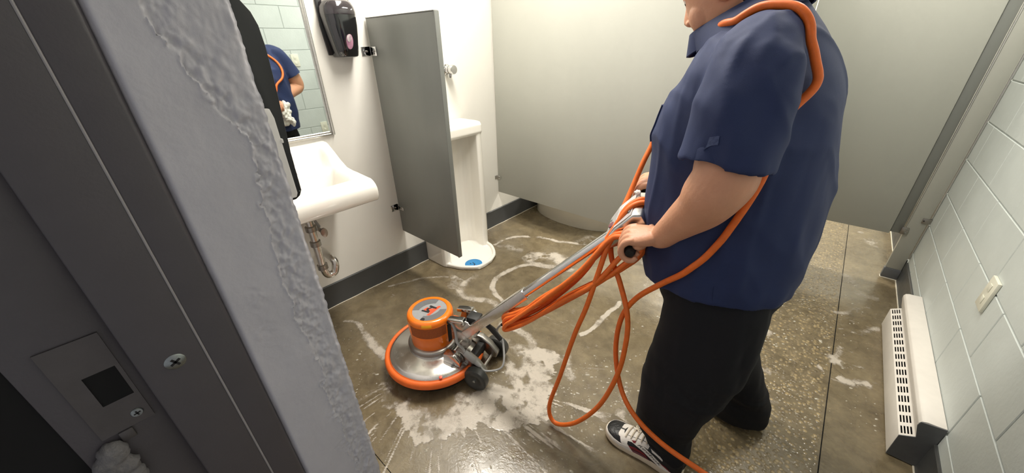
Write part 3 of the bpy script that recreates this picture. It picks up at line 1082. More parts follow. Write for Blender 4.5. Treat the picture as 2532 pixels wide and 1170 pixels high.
MB().prism([(0.5325, 0.130), (0.527, 0.150), (0.519, 0.180), (0.518, 0.195), (0.523, 0.206), (0.535, 0.211), (0.560, 0.212), (0.582, 0.214), (0.582, 0.130)], HY0 + 0.001, HY1 + 0.03, hx).build('hood', 'heater_white', ht, bevel=0.002, smooth=40)
MB().prism([(0.4955, 0.004), (0.4955, 0.1105), (0.532, 0.133), (0.517, 0.186), (0.520, 0.205), (0.582, 0.2145), (0.582, 0.004)], HY0 - 0.004, HY0 - 0.0005, hx).build('end_cap', 'heater_end', ht, bevel=0.001, smooth=0)
MB().prism([(0.4955, 0.004), (0.4955, 0.1105), (0.532, 0.133), (0.582, 0.14), (0.582, 0.004)], HY1 + 0.0005, HY1 + 0.003, hx).build('end_cap', 'heater_white', ht, bevel=0.001, smooth=0)

# --- switch plates on the block wall (seen in the mirror)
for (y, z, w, h, lab) in ((1.77, 1.30, .075, .12, 'ivory wall plate on the block wall, upper one seen in mirror'), (1.90, 0.58, .075, .12, 'ivory wall plate low on the block wall near the heater')):
    o = thing('wall_plate', (XR, y, z), lab, 'wall plate')
    MB().box(XR - 0.0105, XR - 0.0005, y - w / 2, y + w / 2, z - h / 2, z + h / 2).build('plate', 'plate_ivory', o, bevel=0.002)
    for dz in (-.025, .025):
        MB().box(XR - 0.0125, XR - 0.0106, y - .012, y + .012, z + dz - .014, z + dz + .014).build('socket', 'plate_ivory', o, bevel=0.001)

# ================================================================== FLOOR SCRUBBER
SO = V(-1.19, 0.755, 0.0)
az = math.atan2(0.292, 0.956)
MX = Matrix.Translation(SO) @ Matrix.Rotation(az, 4, 'Z')      # u: towards the man, w: away from the camera


def mb():
    return MB(MX)


fs = thing('floor_scrubber', SO, 'orange and chrome rotary floor scrubber standing on the soapy floor', 'floor scrubber')
mb().lathe([(0.0001, 0.004), (0.195, 0.004), (0.205, 0.012), (0.205, 0.048), (0.19, 0.056), (0.0001, 0.056)], 64).build('brush', 'brush_black', fs)
mb().lathe([(0.222, 0.058), (0.236, 0.056), (0.2415, 0.064), (0.2425, 0.074), (0.240, 0.086), (0.233, 0.094), (0.224, 0.0945), (0.219, 0.090), (0.219, 0.062)], 96).build('bumper_ring', 'orange_rubber', fs, smooth=50)
mb().lathe([(0.0001, 0.058), (0.2185, 0.062), (0.2185, 0.0905), (0.214, 0.097), (0.196, 0.105), (0.165, 0.113), (0.132, 0.118), (0.121, 0.122), (0.118, 0.130), (0.0001, 0.130)], 96).build('deck', 'chrome_worn', fs, smooth=40)
mb().lathe([(0.0001, 0.1302), (0.119, 0.1302), (0.1215, 0.136), (0.1215, 0.146), (0.117, 0.152), (0.109, 0.156), (0.0001, 0.156)], 72).build('motor_base', 'chrome_dull', fs, smooth=40)
mh = mb().lathe([(0.0001, 0.1562), (0.1025, 0.1562), (0.1035, 0.160), (0.107, 0.290), (0.1065, 0.301), (0.1035, 0.310), (0.098, 0.316), (0.090, 0.318), (0.0815, 0.318), (0.080, 0.3165), (0.080, 0.3140), (0.0001, 0.3140)], 80).build('motor_housing', 'orange_paint', fs, smooth=40)
# badge on the lid
bz = 0.3142


def flat(poly, h0, h1):
    return mb().prism(poly, h0, h1, lambda p, q, t: (p, q, t))


bd = mb().lathe([(0.0001, 0.0), (0.0795, 0.0), (0.0795, 0.0010), (0.0001, 0.0010)], 64, (0, 0, bz)).build('badge', 'badge_grey', mh)
# image directions of the lid seen by a person in the doorway, as angles on the lid
def bp_(x, y, s=0.0795):
    """badge drawing coordinates: x to the right, y up, for somebody standing at the door; -> lid plane"""
    ang = R(33.0)
    # door-side right / up directions on the floor plane, turned into the machine's own axes
    rx, ry = math.cos(ang - az), math.sin(ang - az)
    ux, uy = -ry, rx
    return (s * (x * rx + y * ux), s * (x * ry + y * uy))


def arc_band(a0, a1, r0, r1, n=18):
    return [(r1 * math.cos(R(a0 + (a1 - a0) * i / n)), r1 * math.sin(R(a0 + (a1 - a0) * i / n))) for i in range(n + 1)] + \
           [(r0(i / n) * math.cos(R(a1 + (a0 - a1) * i / n)), r0(i / n) * math.sin(R(a1 + (a0 - a1) * i / n))) for i in range(n + 1)]


def badge_piece(name, poly, m, lvl=1):
    p2 = [bp_(x, y) for x, y in poly]
    return flat(p2, bz + 0.0010 * lvl + 0.00005, bz + 0.0010 * lvl + 0.0007).build(name, m, bd, smooth=0)


badge_piece('swirl', arc_band(75, 190, lambda t: 0.62 - 0.10 * math.sin(math.pi * t), 0.985), 'badge_dark')
badge_piece('swirl', arc_band(255, 370, lambda t: 0.62 - 0.10 * math.sin(math.pi * t), 0.985), 'badge_dark')
# stylised letter with its orange shadow
badge_piece('emblem_shadow', [(-0.36, -0.02), (-0.18, 0.20), (-0.02, 0.06), (0.18, 0.10), (0.44, 0.40), (0.58, 0.36), (0.16, -0.52), (-0.02, -0.50), (0.10, -0.26), (0.02, -0.14), (-0.14, -0.06), (-0.22, -0.14)], 'orange_red', 1)
letter = [(-0.06, 0.38), (0.40, 0.20), (0.36, 0.10), (0.10, 0.16), (-0.06, 0.02), (0.08, -0.16), (0.04, -0.30), (-0.44, -0.18), (-0.40, -0.08), (-0.10, -0.15), (-0.20, 0.00), (-0.16, 0.10), (0.04, 0.20), (-0.10, 0.27)]
badge_piece('emblem_letter', letter, 'print_black', 2)
mb().lathe([(0.0001, 0), (0.010, 0), (0.010, 0.0012), (0.0001, 0.0014)], 20, (*bp_(-0.10, -0.90), bz + 0.0017)).build('lid_hole', 'print_black', bd)


def can_patch(a0, a1, z0, z1, h=0.0007, n=14):
    """thin sheet wrapped on the motor housing; angles in degrees from the u axis"""
    pts0, pts1 = [], []
    rows = 2
    def rad(z):
        return float(np.interp(z, [0.16, 0.29, 0.301, 0.310, 0.316], [0.1035, 0.107, 0.1065, 0.1035, 0.098]))
    zz = np.linspace(z0, z1, 6)
    m_ = mb()
    rings = []
    for z in zz:
        r = rad(z)
        out = [((r + h) * math.cos(R(a)), (r + h) * math.sin(R(a)), z) for a in np.linspace(a0, a1, n)]
        inn = [((r - 0.001) * math.cos(R(a)), (r - 0.001) * math.sin(R(a)), z) for a in np.linspace(a1, a0, n)]
        rings.append(out + inn)
    m_.loft(rings)
    return m_


# angle towards the doorway from the machine, in machine axes
CA = math.degrees(math.atan2(-0.755, 1.19)) - math.degrees(az)
can_patch(CA - 62, CA + 34, 0.232, 0.288).build('rating_label', 'label_brown', mh, smooth=60)
can_patch(CA - 26, CA - 2, 0.2955, 0.3085).build('warning_label', 'orange_label', mh, smooth=60)
can_patch(CA + 38, CA + 52, 0.17, 0.275, 0.0012, 8).build('dark_stripe', 'print_black', mh, smooth=60)
# cable gland and grey motor cable
def at_can(a, z, r):
    return MX @ V(r * math.cos(R(a)), r * math.sin(R(a)), z)


ga = CA + 44
g0 = at_can(ga, 0.288, 0.104)
gd = (at_can(ga, 0.288, 0.2) - g0).normalized()
MB().lathe([(0.0001, 0), (0.012, 0), (0.012, 0.006), (0.008, 0.010), (0.0001, 0.010)], 20, g0, gd).build('cable_gland', 'rubber_black', fs)

# wheels
WU, WC = 0.268, 0.036
for w in (-0.074, 0.146):
    sgn = -1 if w < 0 else 1
    prof = [(0.0001, -0.018), (0.030, -0.018), (0.034, -0.021), (0.050, -0.021), (0.0575, -0.015), (0.0585, 0.0), (0.0575, 0.015), (0.050, 0.021), (0.034, 0.021), (0.030, 0.018), (0.0001, 0.018)]
    wo = mb().lathe(prof, 48, (WU, w, 0.0587), (0, 1, 0)).build('wheel', 'wheel_grey', fs, smooth=40)
    mb().lathe([(0.0001, 0), (0.008, 0), (0.007, 0.004), (0.0001, 0.005)], 16, (WU, w + sgn * 0.018, 0.0587), (0, sgn, 0)).build('axle_bolt', 'screw_steel', wo)
mb().tube([(WU, -0.055, 0.0587), (WU, 0.128, 0.0587)], 0.008, 12).build('axle', 'chrome_dull', fs)
# cast side arms from the deck to the axle
for w in (-0.030, 0.100):
    poly = [(0.125, 0.118), (0.150, 0.158), (0.215, 0.152), (0.262, 0.120), (0.300, 0.075), (0.292, 0.045), (0.262, 0.038), (0.235, 0.060), (0.205, 0.100), (0.16, 0.112)]
    mb().prism(poly, w - 0.017, w + 0.017, lambda p, q, t: (p, t, q)).build('wheel_arm', 'chrome_dull', fs, bevel=0.006, seg=3)
mb().box(0.200, 0.235, -0.012, 0.082, 0.075, 0.125).build('cross_member', 'rubber_black', fs, bevel=0.004)
# clamp block on the deck
mb().prism([(0.108, 0.116), (0.112, 0.160), (0.168, 0.168), (0.196, 0.135), (0.196, 0.108)], -0.088, -0.050, lambda p, q, t: (p, t, q)).build('clamp_block', 'chrome_worn', fs, bevel=0.003)
mb().lathe([(0.0001, 0), (0.006, 0), (0.006, 0.004), (0.0001, 0.005)], 12, (0.16, -0.094, 0.108), (0, 0, 1)).build('deck_bolt', 'screw_steel', fs)
mb().lathe([(0.0001, 0), (0.008, 0), (0.007, 0.005), (0.0001, 0.006)], 16, (*(MX.inverted() @ V(-1.005, 0.640, 0)).xy, 0.1035), (0.2, -0.2, 1)).build('red_lamp', 'orange_red', fs)

# yoke plates carrying the handle
for w in (-0.012, 0.068):
    poly = [(0.128, 0.158), (0.122, 0.262), (0.140, 0.318), (0.165, 0.330), (0.214, 0.318), (0.232, 0.286), (0.222, 0.200), (0.190, 0.150)]
    mb().prism(poly, w - 0.003, w + 0.003, lambda p, q, t: (p, t, q)).build('yoke_plate', 'chrome_worn', fs, bevel=0.001)
for w in (-0.034, 0.046):
    mb().prism([(0.118, 0.322), (0.196, 0.338), (0.200, 0.324), (0.122, 0.306)], w, w + 0.030, lambda p, q, t: (p, t, q)).build('yoke_flange', 'chrome', fs, bevel=0.0015)
mb().tube([(0.19, -0.03, 0.305), (0.19, 0.088, 0.305)], 0.009, 12).build('pivot_pin', 'chrome_dull', fs)
mb().box(0.195, 0.252, 0.002, 0.054, 0.272, 0.332).build('pivot_block', 'rubber_black', fs, bevel=0.004)

# handle tube
HA = V(-0.965, 0.800, 0.288)
HB = V(-0.442, 1.003, 0.860)
hd_ = (HB - HA).normalized()
side_ = V(-math.sin(az), math.cos(az), 0)
upn = hd_.cross(side_) * -1
if upn.z < 0:
    upn = -upn
# lower part: square socket
def obox(c, dirs, half):
    vs = []
    for sx in (-1, 1):
        for sy in (-1, 1):
            for sz in (-1, 1):
                vs.append(c + dirs[0] * half[0] * sx + dirs[1] * half[1] * sy + dirs[2] * half[2] * sz)
    return MB().add(vs, [(0, 1, 3, 2), (4, 6, 7, 5), (0, 4, 5, 1), (2, 3, 7, 6), (0, 2, 6, 4), (1, 5, 7, 3)])


LT = (HB - HA).length
obox(HA + hd_ * 0.17, (hd_, side_, upn), (0.20, 0.0205, 0.0205)).build('handle_socket', 'chrome_worn', fs, bevel=0.004, seg=2)
MB().tube([HA + hd_ * 0.365, HB], 0.0185, 24).build('handle_tube', 'chrome', fs)
MB().tube([HA + hd_ * 0.10 - upn * 0.022, HA + hd_ * 0.06 - upn * 0.075 + V(0.045, 0.02, 0)], 0.0105, 12).build('lock_lever', 'rubber_black', fs)
lv_a = MX @ V(0.262, 0.075, 0.245)
MB().tube([MX @ V(0.245, 0.060, 0.285), MX @ V(0.262, 0.080, 0.24), MX @ V(0.285, 0.10, 0.20)], 0.0125, 12).build('lock_pedal', 'rubber_black', fs)
# cord hooks on the handle
HK1 = HA + hd_ * 0.205
MB().tube(catmull([HK1 - upn * 0.018, HK1 - upn * 0.05, HK1 - upn * 0.062 - hd_ * 0.02, HK1 - upn * 0.055 - hd_ * 0.045], 5), 0.0065, 10).build('cord_hook', 'rubber_black', fs)

side_f = side_.copy()
gs_ = (side_ + V(0, 0, 0.27)).normalized()      # the bar is held tilted
up2 = hd_.cross(gs_)
up2 = up2 if up2.z > 0 else -up2
# handle head: housing with a clear label, two grips
HC_ = HB + hd_ * 0.055 + V(0.0, 0.0, 0.008)
hp = [(-0.085, -0.014), (-0.075, 0.016), (-0.02, 0.034), (0.050, 0.038), (0.070, 0.018), (0.066, -0.022), (-0.03, -0.030)]
hbx = MB().prism(hp, -0.062, 0.062, lambda p, q, t: tuple(HC_ + hd_ * p + up2 * q + gs_ * t))
hho = hbx.build('switch_housing', 'chrome_worn', fs, bevel=0.006, seg=3)
MB().prism([(-0.07, 0.0172), (-0.02, 0.0342), (0.046, 0.0382), (0.046, 0.0396), (-0.021, 0.0358), (-0.071, 0.0188)], -0.055, 0.055, lambda p, q, t: tuple(HC_ + hd_ * p + up2 * q + gs_ * t)).build('label_plate', 'label_pale', hho, smooth=0)
for (p0, t0, rr, mm) in ((-0.045, -0.012, 0.013, 'maroon_pale'), (0.012, 0.018, 0.017, 'leather_white'), (0.035, -0.03, 0.006, 'screw_steel'), (-0.06, 0.03, 0.005, 'screw_steel')):
    q0 = float(np.interp(p0, [-0.07, -0.02, 0.046], [0.0188, 0.0358, 0.0396]))
    MB().lathe([(0.0001, 0), (rr, 0), (rr * 0.9, 0.003), (0.0001, 0.004)], 20, HC_ + hd_ * p0 + up2 * (q0 + 0.0002) + gs_ * t0, up2).build('label_mark', mm, hho)
GR = HC_ + hd_ * 0.030 - up2 * 0.006
for s in (-1, 1):
    a = GR + gs_ * s * 0.060
    b = GR + gs_ * s * 0.172
    go = MB().tube([a, a + (b - a) * 0.1, a + (b - a) * 0.94, b], [0.0145, 0.0150, 0.0150, 0.012], 20).build('grip', 'rubber_black', fs)
    MB().tube([a - up2 * 0.012 - hd_ * 0.02, a + gs_ * s * 0.09 - up2 * 0.030 - hd_ * 0.016], 0.0055, 8).build('switch_lever', 'rubber_black', go)

# grey motor cable down to a junction and a second one up to the handle
J = MX @ V(0.205, -0.052, 0.175)
p = catmull([g0 + gd * 0.008, g0 + gd * 0.022 + V(0, 0, -0.004), g0 + gd * 0.034 + V(0.01, -0.005, -0.035), J + V(-0.03, -0.01, 0.045), J + V(-0.012, 0, 0.018), J], 6)
MB().tube(p, 0.0065, 10).build('motor_cable', 'cable_grey', fs)
J2 = MX @ V(0.252, -0.046, 0.130)
MB().tube([J, J + (J2 - J) * 0.08, J + (J2 - J) * 0.92, J2], [0.0125, 0.015, 0.015, 0.0125], 14).build('cable_connector', 'cable_grey', fs)
MB().tube([J2, J2 + (J2 - J) * 0.5], [0.011, 0.010], 12).build('cable_connector', 'cable_grey', fs)
J3 = J2 + (J2 - J) * 0.5
e1 = HA + hd_ * 0.255 - upn * 0.022
p = catmull([J3, J3 + V(0.03, 0.01, -0.018), J3 + V(0.085, 0.06, 0.01), MX @ V(0.345, 0.06, 0.19), MX @ V(0.325, 0.05, 0.27), e1 - upn * 0.03, e1], 7)
MB().tube(p, 0.0048, 10).build('handle_cable', 'cable_grey', fs)
MB().tube([e1 - upn * 0.016, e1 + upn * 0.006], 0.011, 12).build('cable_gland', 'rubber_black', fs)

# ================================================================== THE MAN
YC = 1.13
man = thing('person', (-0.10, 1.15, 0), 'person in navy work shirt and black trousers steering the orange scrubber', 'person')


def sring(cx, cy, z, hx_, hy_, n=48, e=2.5, tilt=0.0):
    out = []
    for i in range(n):
        a = 2 * math.pi * i / n
        c, s = math.cos(a), math.sin(a)
        x = hx_ * abs(c) ** (2 / e) * (1 if c > 0 else -1)
        out.append((cx + x, cy + hy_ * abs(s) ** (2 / e) * (1 if s > 0 else -1), z + tilt * x))
    return out


# ---- shirt: torso and two short sleeves fused into one cloth
FZ = [0.70, 0.80, 0.88, 0.98, 1.08, 1.16, 1.19, 1.26, 1.30, 1.35, 1.40, 1.44, 1.48, 1.51]
FX = [-0.352, -0.362, -0.378, -0.390, -0.394, -0.396, -0.393, -0.374, -0.350, -0.328, -0.300, -0.262, -0.225, -0.200]
BZ = [0.70, 0.79, 0.81, 0.91, 1.00, 1.09, 1.20, 1.29, 1.355, 1.42, 1.475, 1.51]
BX = [0.035, 0.046, 0.049, 0.052, 0.044, 0.036, 0.016, -0.008, -0.040, -0.084, -0.132, -0.165]
WZ = [0.70, 0.85, 1.00, 1.15, 1.28, 1.36, 1.40, 1.43, 1.46, 1.49, 1.51]
WY = [0.218, 0.220, 0.222, 0.222, 0.222, 0.212, 0.185, 0.140, 0.100, 0.080, 0.074]
sh = MB()
rings = []
for z in np.concatenate([np.linspace(0.775, 1.36, 24), np.linspace(1.375, 1.505, 9)]):
    f, b, w = np.interp(z, FZ, FX), np.interp(z, BZ, BX), np.interp(z, WZ, WY)
    rings.append(sring((f + b) / 2, YC, z, (b - f) / 2, w, 56, 2.45 if z < 1.36 else 2.1, 0.12 * float(sstep(0.95, 0.775, z))))
# hem: the cloth turns in again so that the bottom is hollow
z0 = 0.775
hem = []
for dz, k in ((0.09, 0.93), (0.09, 0.90), (0.0, 0.955)):
    f, b, w = np.interp(z0, FZ, FX), np.interp(z0, BZ, BX), np.interp(z0, WZ, WY)
    hem.append(sring((f + b) / 2, YC, z0 + dz, (b - f) / 2 * k, w * k, 56, 2.45, 0.12))
sh.loft([hem[1]] + [hem[2]] + rings)


def sleeve(path, hxs, hns, closed_in=True):
    """path of centres; ring half-axes along x and along the outward normal"""
    rr = []
    P = [Vector(p) for p in path]
    for i, p in enumerate(P):
        t = (P[min(i + 1, len(P) - 1)] - P[max(i - 1, 0)]).normalized()
        ex = (V(1, 0, 0) - t * t.x).normalized()
        en = t.cross(ex)
        rr.append([p + ex * hxs[i] * math.copysign(abs(math.cos(a)) ** 0.85, math.cos(a)) + en * hns[i] * math.copysign(abs(math.sin(a)) ** 0.85, math.sin(a)) for a in [2 * math.pi * k / 40 for k in range(40)]])
    # turn the cuff inward
    p, q = P[-1], P[-2]
    back = (q - p).normalized()
    last = rr[-1]
    inner0 = [p + (v - p) * 0.90 for v in last]
    inner1 = [p + (v - p) * 0.84 + back * 0.045 for v in last]
    return rr + [inner0, inner1]


sl_path = catmull([(-0.175, 1.03, 1.412), (-0.165, 0.975, 1.396), (-0.160, 0.928, 1.352), (-0.156, 0.898, 1.280), (-0.156, 0.882, 1.215), (-0.158, 0.872, 1.160)], 4)
kk = np.linspace(0, 1, len(sl_path))
shx = np.interp(kk, [0, 0.2, 0.4, 0.6, 1.0], [0.055, 0.070, 0.084, 0.093, 0.097])
shn = np.interp(kk, [0, 0.2, 0.4, 0.6, 1.0], [0.035, 0.055, 0.068, 0.072, 0.076])
sh.loft(sleeve(sl_path, shx, shn))
sr_path = catmull([(-0.19, 1.24, 1.405), (-0.195, 1.30, 1.385), (-0.20, 1.345, 1.335), (-0.20, 1.385, 1.26), (-0.205, 1.415, 1.19)], 4)
kk = np.linspace(0, 1, len(sr_path))
sh.loft(sleeve(sr_path, np.interp(kk, [0, .3, 1], [0.06, 0.085, 0.088]), np.interp(kk, [0, .3, 1], [0.035, 0.062, 0.070])))
me = remeshed(sh, 'shirt', 0.0055, 7)
a = verts_np(me)
n_ = normals_np(me)
x_, y_, z_ = a[:, 0], a[:, 1], a[:, 2]
# soft pull folds: long creases running down and forward from the shoulder and down the side
w1 = fbm((x_ * 0.8 + z_ * 0.55) * 9 + 3, (z_ - x_ * 0.4) * 2.6 + y_ * 3, 3, 71) - 0.5
w2 = fbm(x_ * 16 + y_ * 5, z_ * 4.5, 3, 75) - 0.5
low = sstep(1.30, 1.0, z_)
d = w1 * 0.016 + w2 * (0.004 + 0.012 * low)
# drape folds in the sleeve
sl = sstep(0.93, 0.90, y_) * sstep(1.10, 1.2, z_)
d += sl * 0.018 * (fbm(x_ * 17 + 4, z_ * 4 - x_ * 5, 3, 79) - 0.5)
# creases at the shoulder point
sp_ = np.exp(-(((x_ + 0.17) / 0.06) ** 2 + ((z_ - 1.38) / 0.035) ** 2 + ((y_ - 0.93) / 0.05) ** 2))
d += sp_ * (fbm(x_ * 70, z_ * 40 + y_ * 30, 2, 81) - 0.5) * 0.016
a2 = a + n_ * d[:, None]
rg1 = 1 - np.abs(2 * fbm((x_ * 0.9 + z_ * 0.6) * 7 + y_ * 4, (z_ - x_ * 0.7) * 2.2 + 9, 2, 141) - 1)
rg2 = 1 - np.abs(2 * fbm(x_ * 11 - y_ * 6 + 2, z_ * 3.0 + x_ * 3, 2, 147) - 1)
a2 = a2 + n_ * (0.009 * rg1 ** 5 + 0.006 * rg2 ** 6 - 0.005)[:, None]
# side vent near the hem
set_verts(me, a2)
relax(me, 4)
shirt = finish('shirt', me, 'shirt_navy', man, smooth=80, fix=False)
bmt = bmesh.new()
bmt.from_mesh(me)
BVH = BVHTree.FromBMesh(bmt)
bmt.free()


def on_shirt(p, off=0.001):
    loc, nrm, idx, dist = BVH.find_nearest(Vector(p))
    return loc + nrm * off, nrm


def patch_on(poly_fn, nu, nv, off, th):
    """sheet laid on the shirt: poly_fn(u,v)->xyz near the surface"""
    top, bot = [], []
    for i in range(nu):
        r1, r2 = [], []
        for j in range(nv):
            q, nr = on_shirt(poly_fn(i / (nu - 1), j / (nv - 1)), 0)
            r1.append(q + nr * (off + th))
            r2.append(q + nr * (off - 0.003))
        top.append(r1)
        bot.append(r2)
    m_ = MB().grid(top).grid(bot)
    n = nu * nv
    bord = [i * nv for i in range(nu)] + [(nu - 1) * nv + j for j in range(1, nv)] + [i * nv + nv - 1 for i in range(nu - 2, -1, -1)] + [j for j in range(nv - 2, 0, -1)]
    for k in range(len(bord)):
        p0, p1 = bord[k], bord[(k + 1) % len(bord)]
        m_.f.append((p0, p1, n + p1, n + p0))
    return m_


# collar: a band standing round the neck with two points in front
def collar_ring(k, out):
    pts = []
    return pts


ct = []
NC = 49
for i in range(NC):
    a_ = -math.pi + 2 * math.pi * i / (NC - 1)     # starts and ends at the throat, 0 = nape
    c, s = math.cos(a_), math.sin(a_)
    fwd = (1 - c) / 2                               # 0 nape, 1 throat
    cx = -0.240 + 0.118 * c
    cy = YC + 0.086 * math.copysign(abs(s) ** 0.8, s)
    top_ = V(cx, cy, 1.410 + (cx + 0.358) * 0.52)
    bot_ = top_ + V(0.030 * fwd + 0.008 * (1 - fwd), 0.054 * s, -0.040 - 0.018 * (1 - fwd))
    ct.append((top_, bot_))
rings = []
for top_, bot_ in ct:
    mid = (top_ + bot_) / 2 + V(0, 0, 0.008)
    th = V(0, 0, 0.002)
    ax_ = (bot_ - top_)
    inn = V(-(top_.x + 0.240), -(top_.y - YC), 0)
    inn = inn.normalized() * 0.004 if inn.length > 0 else V(0, 0, 0)
    rings.append([top_, mid, bot_, bot_ + inn, mid + inn * 1.6, top_ + inn * 1.3 + V(0, 0, -0.004), top_ + inn * 1.6 + V(0, 0, -0.05), top_ + inn * 0.5 + V(0, 0, -0.05)])
MB().loft(rings).build('collar', 'shirt_navy', shirt, bevel=0, smooth=50)
# front placket, breast pocket, sleeve tag
def chest(u, v):
    return (-0.42, 1.02 + 0.085 * u, 1.262 - 0.12 * v)


patch_on(chest, 10, 12, 0.002, 0.002).build('breast_pocket', 'shirt_navy', shirt, smooth=50)
patch_on(lambda u, v: (-0.45, YC - 0.018 + 0.036 * u, 1.36 - 0.57 * v), 4, 40, 0.001, 0.0012).build('button_placket', 'shirt_navy', shirt, smooth=50)
for k in range(6):
    q, nr = on_shirt((-0.45, YC, 1.33 - 0.095 * k), 0.0024)
    MB().lathe([(0.0001, 0), (0.006, 0), (0.006, 0.001), (0.004, 0.0022), (0.0001, 0.0016)], 14, q, nr).build('button', 'button_navy', shirt)
patch_on(lambda u, v: (-0.197 + 0.026 * u, 0.79, 1.212 + 0.006 * u + 0.017 * v), 6, 5, 0.0007, 0.0008).build('sleeve_tag', 'tag_navy', shirt, smooth=50)
patch_on(lambda u, v: (-0.108 - 0.004 * v, 0.85, 0.80 + 0.045 * v), 2, 8, 0.0002, 0.0006).build('side_vent', 'print_black', shirt, smooth=50)

# ---- trousers
tr = MB()


def leg(spec, n=40, tl=0.0):
    return [sring(cx, cy, z, hx_, hy_, n, 2.3, tl * float(sstep(0.25, 0.10, z))) for (z, cx, cy, hx_, hy_) in spec]


tr.loft([sring(-0.14, YC, 0.70, 0.155, 0.185, 48, 2.3), sring(-0.14, YC, 0.76, 0.175, 0.198, 48, 2.4), sring(-0.145, YC, 0.86, 0.185, 0.195, 48, 2.4), sring(-0.15, YC, 0.93, 0.17, 0.18, 48, 2.3)])
left_leg = [(0.80, -0.125, 1.035, 0.130, 0.105), (0.72, -0.115, 1.025, 0.136, 0.110), (0.60, -0.112, 1.015, 0.136, 0.108), (0.50, -0.122, 1.005, 0.134, 0.104), (0.40, -0.135, 0.997, 0.128, 0.099),
            (0.30, -0.153, 0.992, 0.108, 0.094), (0.20, -0.165, 0.988, 0.096, 0.082), (0.14, -0.160, 0.990, 0.098, 0.074), (0.10, -0.148, 0.992, 0.092, 0.068), (0.082, -0.145, 0.992, 0.090, 0.066)]
right_leg = [(0.80, -0.13, 1.225, 0.125, 0.105), (0.70, -0.115, 1.24, 0.122, 0.110), (0.58, -0.105, 1.262, 0.108, 0.106), (0.48, -0.098, 1.282, 0.098, 0.100), (0.38, -0.072, 1.305, 0.094, 0.096), (0.28, -0.035, 1.330, 0.092, 0.092),
             (0.18, 0.004, 1.350, 0.096, 0.088), (0.11, 0.018, 1.360, 0.105, 0.086), (0.05, 0.014, 1.362, 0.118, 0.082), (0.022, 0.012, 1.362, 0.118, 0.078)]
tr.loft(leg(left_leg, 40, -0.55))
tr.loft(leg(right_leg))
me = remeshed(tr, 'trousers', 0.006, 10)
a = verts_np(me)
n_ = normals_np(me)
x_, y_, z_ = a[:, 0], a[:, 1], a[:, 2]
d = (fbm(x_ * 14 + y_ * 6, z_ * 3.2 + x_ * 2, 3, 91) - 0.5) * 0.022
kz = np.exp(-((z_ - 0.14) / 0.09) ** 2) + 0.6 * np.exp(-((z_ - 0.45) / 0.08) ** 2)
d += kz * (fbm(x_ * 5 + 2, z_ * 26 + x_ * 6, 2, 95) - 0.5) * 0.022
set_verts(me, a + n_ * d[:, None])
finish('trousers', me, 'trouser_black', man, smooth=80, fix=False)

# ---- body: head, neck, arms and hands as one skin
bd_ = MB()
HO = V(-0.297, YC, 1.506)
pt_ = R(27)
hf = V(-math.cos(pt_), 0, -math.sin(pt_))
hu = V(-math.sin(pt_), 0, math.cos(pt_))
hs = V(0, 1, 0)


def hp_(f, s, u):
    return HO + hf * f + hs * s + hu * u


prof = [(-0.118, 0.030, 0.066, 0.020), (-0.112, 0.000, 0.080, 0.036), (-0.100, -0.020, 0.086, 0.050), (-0.080, -0.045, 0.086, 0.060), (-0.060, -0.065, 0.086, 0.067), (-0.040, -0.080, 0.087, 0.071),
        (-0.015, -0.090, 0.089, 0.074), (0.01, -0.095, 0.088, 0.076), (0.035, -0.098, 0.090, 0.077), (0.06, -0.095, 0.090, 0.075), (0.085, -0.085, 0.080, 0.068), (0.105, -0.065, 0.060, 0.052), (0.118, -0.035, 0.030, 0.028)]
rings = []
for u, b, f, w in prof:
    ring = []
    for i in range(36):
        t = 2 * math.pi * i / 36
        c, s = math.cos(t), math.sin(t)
        cc = (f + b) / 2
        ring.append(hp_(cc + (f - b) / 2 * abs(c) ** 0.9 * (1 if c > 0 else -1), w * abs(s) ** 0.85 * (1 if s > 0 else -1), u))
    rings.append(ring)
bd_.loft(rings)
# nose
nr_ = []
for u, f, w, d in ((0.030, 0.084, 0.007, 0.012), (0.015, 0.090, 0.008, 0.014), (0.0, 0.097, 0.010, 0.018), (-0.014, 0.104, 0.014, 0.022), (-0.024, 0.106, 0.017, 0.024), (-0.033, 0.100, 0.015, 0.020), (-0.038, 0.092, 0.010, 0.012)):
    nr_.append([hp_(f - d + d * math.cos(2 * math.pi * i / 16), w * math.sin(2 * math.pi * i / 16), u) for i in range(16)])
bd_.loft(nr_)


def hball(f, s, u, rf, rs, ru):
    m_ = MB().ball((0, 0, 0), 1.0, 16, 10)
    bd_.add([hp_(f + x * rf, s + y * rs, u + z * ru) for x, y, z in m_.v], m_.f)


for s in (-1, 1):
    hball(0.089, s * 0.0135, -0.029, 0.011, 0.0075, 0.008)      # nostril wings
    hball(0.055, s * 0.046, -0.035, 0.026, 0.024, 0.034)        # cheeks
    hball(0.074, s * 0.030, 0.040, 0.018, 0.026, 0.009)         # brow
    hball(-0.012, s * 0.078, -0.005, 0.020, 0.008, 0.032)       # ear
    hball(-0.008, s * 0.083, -0.004, 0.014, 0.007, 0.024)
hball(0.080, 0, -0.058, 0.013, 0.024, 0.006)                    # upper lip
hball(0.079, 0, -0.069, 0.012, 0.021, 0.0065)                   # lower lip
hball(0.066, 0, -0.098, 0.022, 0.026, 0.018)                    # chin
hball(0.03, 0, -0.105, 0.05, 0.05, 0.03)                        # full under-chin
# neck and shoulders below the cloth
bd_.tube(catmull([hp_(-0.03, 0, -0.03), hp_(-0.045, 0, -0.08), (-0.225, YC, 1.42), (-0.19, YC, 1.34)], 4), [0.062] * 4 + [0.063] * 4 + [0.066] * 5, 28)


def limb(path, rad, m=6, n=26, flat=None):
    P = catmull(path, m)
    kk = np.linspace(0, len(path) - 1, len(P))
    rr = np.interp(kk, range(len(path)), rad)
    bd_.tube(P, list(rr), n)


